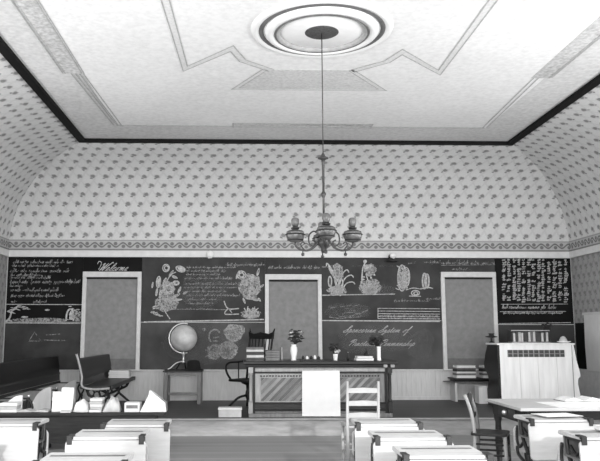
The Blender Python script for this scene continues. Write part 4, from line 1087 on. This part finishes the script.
crumple('crumpled_paper', 'crumpled white paper on the low bench right of the tented booklets', 'paper', 75, 90, 0.16, M_PAPER, 3)
paper_pile('tall uneven pile of pale papers midway along the low bench', bp(91), bp(103), 0.17, M_PAPER, BY, 5, 9)
crumple('cloth_bundle', 'bundled pale cloth on the low bench left of the dark-labelled box', 'cloth', 104.5, 121, 0.20, M_CLOTH, 12, pts=(1.5, .5))
o = thing('label_box', 'white box with a dark label on the low bench', 'box', (bp(133), BY, BZ))
w = (bp(141) - bp(126)) / 2
MB().box(-w, w, -0.09, 0.09, 0, 0.115).build('box', M_PAPER, o, bev=0.004)
MB().box(-w * .75, w * .75, -0.094, -0.0895, 0.045, 0.085).build('box_label', M_BOOKM, o)
# big folded paper at the bench's right end
o = thing('folded_paper', 'large folded white paper propped at the right end of the low bench', 'paper', (bp(154), BY, BZ))
w = (bp(167) - bp(141)) / 2
pk = (-w * .35, 0.265)
b = MB(); b.add([(-w, -0.10, 0.002), (w, -0.08, 0.002), (w * .9, -0.05, 0.11), (-w * .35, 0.0, 0.265), (-w * .45, -0.03, 0.19)], [(0, 1, 2, 3, 4)])
f_ = b.build('front_leaf', M_PAPER, o); f_.modifiers.new('thick', 'SOLIDIFY').thickness = 0.004
b = MB(); b.add([(-w * .9, 0.12, 0.002), (w, 0.10, 0.002), (w * 1.0, 0.02, 0.11), (-w * .1, 0.015, 0.25), (-w * .35, 0.0, 0.265)], [(0, 1, 2, 3, 4)])
f_ = b.build('rear_leaf', M_PAPERG, o); f_.modifiers.new('thick', 'SOLIDIFY').thickness = 0.004

# ------------------------------------------------------------------ reed organ, back to the class
OX0, OX1, OY0, OY1, OZ0, OZ1 = 4.11, 5.37, 12.0, 12.52, 0.24, 1.275
og = thing('reed_organ', 'white-backed reed organ with a row of grille slots, right corner', 'organ', ((OX0 + OX1) / 2, OY0, OZ0))
MB().box(OX0 + 0.03, OX1 - 0.03, OY0 + 0.02, OY1, OZ0, OZ1 - 0.03).build('case', M_WOODV, og, local=False)
xs = [OX0 + 0.035, OX0 + 0.36, OX0 + 0.66, OX0 + 0.97, OX1 - 0.035]
for xa, xb in zip(xs, xs[1:]):
    MB().box(xa + 0.002, xb - 0.002, OY0, OY0 + 0.022, OZ0 + 0.02, 1.05).build('back_board', M_ORGAN, og, bev=0.003, local=False)
b = MB(); b.box(OX0 + 0.035, OX1 - 0.035, OY0, OY0 + 0.022, 1.165, OZ1 - 0.03); b.box(OX0 + 0.035, OX0 + 0.16, OY0, OY0 + 0.022, 1.05, 1.165); b.box(OX1 - 0.15, OX1 - 0.035, OY0, OY0 + 0.022, 1.05, 1.165)
b.build('grille_frame', M_ORGAN, og, local=False)
MB().box(OX0 + 0.15, OX1 - 0.14, OY0 + 0.012, OY0 + 0.02, 1.04, 1.17).build('grille_cloth', M_GRILL, og, local=False)
b = MB(); x = OX0 + 0.16
while x < OX1 - 0.16: b.box(x, x + 0.014, OY0 + 0.002, OY0 + 0.014, 1.05, 1.165); x += 0.0865
b.box(OX0 + 0.15, OX1 - 0.15, OY0 + 0.006, OY0 + 0.013, 1.10, 1.108)
b.build('grille_slats', mat('slat_grey_paint', 0.28, 0.6, 0.3, 12), og, local=False)
MB().box(OX0 - 0.02, OX1 + 0.02, OY0 - 0.025, OY1 + 0.01, OZ1 - 0.03, OZ1).build('organ_top', M_ORGAN, og, bev=0.008, local=False)
# scalloped cheeks
def cheek(x0, x1, m, nm):
    pr = [(OY0 + 0.01, OZ0), (OY0 + 0.01, OZ1 - 0.03), (OY1 - 0.02, OZ1 - 0.03), (OY1 + 0.10, 1.10), (OY1 + 0.20, 0.92), (OY1 + 0.18, 0.82), (OY1 + 0.02, 0.74), (OY1 - 0.02, 0.64), (OY1 + 0.08, 0.50), (OY1 + 0.06, OZ0)]
    MB().prism(spline(pr, 1), 'x', x0, x1).build(nm, m, og, bev=0.004, local=False)
cheek(OX0, OX0 + 0.034, M_WOODV, 'side_cheek'); cheek(OX1 - 0.034, OX1, M_WOODL, 'side_cheek')  # shade of the left cheek is put into its near-black colour
b = MB(); pr = [(OX1 - 0.02, OZ0), (OX1 - 0.02, OZ1 - 0.03), (OX1 + 0.005, OZ1 - 0.03), (OX1 + 0.04, 1.0), (OX1 + 0.085, 0.80), (OX1 + 0.09, 0.74), (OX1 + 0.05, 0.70), (OX1 + 0.04, 0.62), (OX1 + 0.07, 0.45), (OX1 + 0.08, OZ0)]
b.prism(pr, 'y', OY0, OY0 + 0.03); b.build('scalloped_stile', M_ORGAN, og, bev=0.004, local=False)
b = MB(); b.lathe([(0.05, OZ1), (0.05, OZ1 + 0.012), (0.02, OZ1 + 0.03), (0.02, OZ1 + 0.10), (0.035, OZ1 + 0.11)], 14, (OX0 + 0.02, OY1 - 0.10, 0))
lp = thing('lamp_stand', 'small dark lamp stand on the left corner of the organ', 'lamp stand', (OX0 + 0.05, OY1 - 0.1, OZ1))
MB().lathe([(0.05, 0), (0.05, 0.012), (0.018, 0.03), (0.018, 0.075), (0.03, 0.085)], 14).build('stem', M_IRON, lp)
MB().lathe([(0.03, 0.085), (0.10, 0.095), (0.10, 0.108), (0.045, 0.115), (0.04, 0.15), (0.06, 0.16)], 16).build('dish', M_IRON, lp)
# rack of books on the organ
RX0, RX1, RY = 4.40, 5.04, 12.2
rk = thing('book_rack', 'low book rack on top of the white-backed organ', 'book rack', ((RX0 + RX1) / 2, RY, OZ1))
b = MB(); b.box(RX0, RX1, RY - 0.08, RY + 0.10, 0 + OZ1, OZ1 + 0.02)
b.build('base_board', M_WOODL, rk, local=False)
for x in (RX0 + 0.008, RX1 - 0.008):
    MB().prism([(RY - 0.08, OZ1 + 0.02), (RY + 0.10, OZ1 + 0.02), (RY + 0.10, OZ1 + 0.22), (RY - 0.06, OZ1 + 0.20)], 'x', x - 0.008, x + 0.008).build('end_board', M_WOODD, rk, local=False)
MB().tube([(RX0, RY - 0.07, OZ1 + 0.205), (RX1, RY - 0.07, OZ1 + 0.205)], 0.009, 8).build('rail', M_PAPERG, rk, local=False)
MB().box(RX0, RX1, RY + 0.09, RY + 0.105, OZ1 + 0.02, OZ1 + 0.22).build('back_panel', M_WOODD, rk, local=False)
x = RX0 + 0.03
names = [('pale', M_BOOKL, .035), ('dark', M_BOOKD, .04), ('pale', M_PAPERG, .045), ('pale', M_BOOKL, .03), ('dark', M_BOOKD, .075), ('pale', M_BOOKL, .035), ('grey', M_BOOKM, .03), ('pale', M_PAPERG, .04), ('dark', M_BOOKD, .09), ('pale', M_BOOKL, .035), ('dark', M_BOOKD, .03), ('pale', M_PAPERG, .035)]
ords = ['first', 'second', 'third', 'fourth', 'fifth', 'sixth', 'seventh', 'eighth', 'ninth', 'tenth', 'eleventh', 'twelfth']
for i, (nm, m, t) in enumerate(names):
    if x + t > RX1 - 0.02: break
    book('book', '%s book from the left in the organ rack, %s spine' % (ords[i], nm), x + t / 2, RY + 0.0, OZ1 + 0.0205, 0.15 + 0.02 * ((i * 5) % 3) / 2, 0.13, t, m, m, 0, 'books in the rack on the organ', True); x += t + 0.006
pv = thing('dark_vase', 'dark narrow vase of leaves right of the book rack on the organ', 'vase', (5.09, 12.36, OZ1))
MB().lathe([(0.05, 0), (0.055, 0.02), (0.05, 0.08), (0.03, 0.14), (0.035, 0.17)], 16).build('vase', M_WOODV, pv)
bouquet(pv, 0, 0, 0.17, 0.16, 0.06, 16, 0, 21)
ds = thing('dish', 'shallow white dish with a folded cloth on the organ right end', 'dish', (5.26, 12.10, OZ1))
MB().lathe([(0.05, 0), (0.09, 0.012), (0.115, 0.03), (0.11, 0.032), (0.05, 0.015), (0, 0.012)], 20).build('dish', M_CHINA, ds)
MB().lathe([(0.07, 0.02), (0.06, 0.06), (0.035, 0.10), (0.0, 0.115)], 9, (-0.01, 0, 0)).build('napkin', M_CLOTH, ds)

# ------------------------------------------------------------------ low shelf with books under the right window
sh = thing('low_shelf', 'low wall shelf holding piles of books under the right window', 'shelf', (4.08, 13.2, 0.24))
MB().box(3.66, 4.66, 13.02, 13.42, 0.625, 0.65).build('shelf_board', M_WOODD, sh, bev=0.004, local=False)
MB().box(3.58, 4.66, 13.06, 13.42, 0.565, 0.585).build('lower_board', M_WOODM, sh, bev=0.004, local=False)
MB().box(3.70, 4.62, 13.10, 13.40, 0.585, 0.625).build('dark_box', M_WOODV, sh, local=False)
for x in (3.72, 4.56): MB().box(x - 0.02, x + 0.02, 13.10, 13.40, 0.24, 0.565).build('support', M_WAIN, sh, local=False)
for gx, w, gl_, nm in ((3.905, 0.35, 'left', 'left pile'), (4.40, 0.38, 'right', 'right pile')):
    zz = 0.65
    for i, (t, m, lb) in enumerate(((0.045, M_CHINA, 'lowest'), (0.035, M_BOOKM, 'second'), (0.03, M_PAPER, 'third'), (0.04, M_BOOKD, 'fourth'), (0.025, M_BOOKM, 'fifth'), (0.04, M_CHINA, 'topmost'))):
        book('book', '%s book of the %s under the right window' % (lb, nm), gx + R.uniform(-.006, .006), 13.2, zz, w + R.uniform(-.015, .015), 0.24, t, m, M_CHINA if m is M_CHINA else m, R.uniform(-.02, .02), 'books in the %s under the right window' % nm); zz += t + 0.0005
wb = thing('white_box', 'white box on the platform between the low shelf and the organ', 'box', (4.28, 12.55, 0.24))
MB().box(-0.14, 0.12, -0.12, 0.12, 0, 0.27).build('box', M_ORGAN, wb, bev=0.006)
wb.location.x = 4.0 + 0.13 - 0.21; wb.location.y = 12.80
MB().box(-0.145, 0.125, -0.125, 0.125, 0.27, 0.295).build('box_lid', M_PAPER, wb, bev=0.004)
wb.location = (at(485, 398, 12.80).x, 12.80, 0.24)

# ------------------------------------------------------------------ library table, chair
LX0, LX1, LY0, LY1, LZ = 2.60, 5.0, 7.02, 8.02, 0.735
lt = thing('library_table', 'long library table with papers, in front of the organ', 'table', ((LX0 + LX1) / 2, (LY0 + LY1) / 2, 0))
MB().box(LX0, LX1, LY0, LY1, LZ - 0.03, LZ).build('table_top', M_LID2, lt, bev=0.005, local=False)
b = MB(); b.box(LX0 + 0.05, LX0 + 0.075, LY0 + 0.06, LY1 - 0.06, 0.58, LZ - 0.03); b.box(LX0 + 0.05, LX1 - 0.05, LY0 + 0.05, LY0 + 0.075, 0.62, LZ - 0.03); b.box(LX0 + 0.05, LX1 - 0.05, LY1 - 0.075, LY1 - 0.05, 0.60, LZ - 0.03)
b.build('apron', M_WOODV, lt, local=False)
for x in (LX0 + 0.09, LX1 - 0.09):
    for y in (LY0 + 0.09, LY1 - 0.09):
        MB().lathe([(0.03, 0), (0.035, 0.03), (0.025, 0.08), (0.04, 0.3), (0.03, 0.5), (0.042, 0.54), (0.042, 0.71)], 12, (x, y, 0)).build('leg', M_WOODD, lt, local=False)
dr = MB().box(LX0 + 0.038, LX0 + 0.052, LY0 + 0.25, LY1 - 0.25, 0.60, 0.69).build('drawer', M_WOODD, lt, bev=0.004, local=False)
kb = MB().ball((LX0 + 0.02, LY0 + 0.5, 0.645), 0.028, n=12); kb.build('knob', M_BRASS, dr)
kids(dr)[0].location = -BASE[lt.name]
# papers on it
def sheet(name, label, cat, x, y, z, w, d, t, m, rot, group=None):
    o = thing(name, label, cat, (x, y, z), rot, group)
    MB().box(-w / 2, w / 2, -d / 2, d / 2, 0, t).build('sheet', m, o, bev=0.001)
    return o
sheet('paper_sheet', 'broad white paper lying across the front of the library table', 'paper', 3.55, 7.36, LZ, 1.15, 0.55, 0.004, M_PAPER, 0.03)
op = thing('open_book', 'open book on the library table below the organ middle', 'book', (3.50, 7.78, LZ), 0.05)
for s in (-1, 1):
    MB().prism([(0, 0.006), (s * 0.10, 0.042), (s * 0.19, 0.02), (s * 0.2, 0.004)], 'y', -0.12, 0.12).build('leaf_block', M_PAPER, op)
MB().box(-0.21, 0.21, -0.126, 0.126, 0, 0.004).build('cover', M_BOOKD, op)

# papers on the right-hand school desks
DZ = 0.7245
sheet('paper_sheet', 'white paper lying on the school desk in front of the library table', 'paper', 2.70, 6.44, 0.7345, 0.34, 0.26, 0.003, M_PAPER, 0.15)
book('book', 'pale book on the near school desk in the bottom right corner', 2.72, 5.42, 0.7345, 0.28, 0.20, 0.03, M_BOOKL, M_PAPER, -0.1)

wc_ = thing('side_chair', 'dark wooden chair with bowed back beside the library table', 'chair', (2.445, 7.45, 0), D2R(66))
# local: faces -y
hw = 0.17
for sx, m in ((-1, M_CHAIRL), (1, M_WOODM)):  # brightly lit side is put into the colour: paler post and leg
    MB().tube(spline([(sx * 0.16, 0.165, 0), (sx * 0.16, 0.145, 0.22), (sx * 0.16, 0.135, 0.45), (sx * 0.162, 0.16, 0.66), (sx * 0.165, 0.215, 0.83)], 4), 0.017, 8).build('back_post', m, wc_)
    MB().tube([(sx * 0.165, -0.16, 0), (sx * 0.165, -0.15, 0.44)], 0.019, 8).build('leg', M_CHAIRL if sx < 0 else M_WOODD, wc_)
MB().prism(rbox(0.38, 0.35, 0.05), 'z', 0.44, 0.465).build('seat', M_WOODD, wc_, bev=0.006)
MB().prism([(-0.165, 0.745), (0.165, 0.745), (0.165, 0.82), (0, 0.84), (-0.165, 0.82)], 'y', 0.185, 0.205).build('crest_rail', M_WOODV, wc_, bev=0.004)
MB().box(-0.16, 0.16, 0.148, 0.163, 0.60, 0.64).build('back_slat', M_WOODV, wc_, bev=0.004)
b = MB()
for z in (0.14, 0.26, 0.36):
    for sx in (-1, 1): b.tube([(sx * 0.16, 0.15, z), (sx * 0.165, -0.155, z)], 0.011, 6)
for z in (0.20, 0.32): b.tube([(-0.165, -0.155, z), (0.165, -0.155, z)], 0.011, 6)
b.tube([(-0.16, 0.15, 0.24), (0.16, 0.15, 0.24)], 0.011, 6)
b.build('rung', M_WOODD, wc_)

# ------------------------------------------------------------------ light
def area(name, loc, rot, sx, sy, power):
    l = bpy.data.lights.new(name, 'AREA'); l.shape = 'RECTANGLE'; l.size = sx; l.size_y = sy; l.energy = power
    o = bpy.data.objects.new(name, l); COL.objects.link(o); o.location = loc; o.rotation_euler = rot
    return o
for (a, c, z0, z1) in SIDE:
    area('window_daylight', (XR + 0.02, (a + c) / 2, (z0 + z1) / 2), (0, D2R(90), 0), z1 - z0, c - a, 150)
    area('window_daylight', (XL - 0.02, (a + c) / 2, (z0 + z1) / 2), (0, D2R(-90), 0), z1 - z0, c - a, 110)
for (a, c, z0, z1) in REAR:
    area('window_daylight', ((a + c) / 2, YR - 0.03, (z0 + z1) / 2), (D2R(90), 0, 0), c - a, z1 - z0, 150 * (c - a))
sun = bpy.data.lights.new('low_sun', 'SUN'); sun.energy = 3.6; sun.angle = D2R(1.6)
so = bpy.data.objects.new('low_sun', sun); COL.objects.link(so)
so.rotation_euler = Vector((-0.16, 1.0, -0.27)).to_track_quat('-Z', 'Y').to_euler()

W = bpy.data.worlds.new('World'); S.world = W; W.use_nodes = True
W.node_tree.nodes['Background'].inputs[0].default_value = (0.8, 0.8, 0.8, 1)
W.node_tree.nodes['Background'].inputs[1].default_value = 1.0

cd = bpy.data.cameras.new('Camera'); cam = bpy.data.objects.new('Camera', cd); COL.objects.link(cam)
cd.sensor_width = 36; cd.sensor_fit = 'HORIZONTAL'; cd.lens = F / 600 * 36
cd.shift_x = (300 - CXP) / 600; cd.clip_start = 0.05
cam.location = (0, 0, EYE); cam.rotation_euler = (PI / 2 + TILT, 0, -YAW)
S.camera = cam
vs_ = S.view_settings
S.display_settings.display_device = 'sRGB'
vs_.view_transform = 'Standard'; vs_.look = 'None'; vs_.gamma = 1.0; vs_.exposure = -0.28; vs_.use_curve_mapping = False
S.cycles.use_denoising = True; S.cycles.caustics_reflective = False
S.cycles.max_bounces = 8; S.cycles.diffuse_bounces = 5
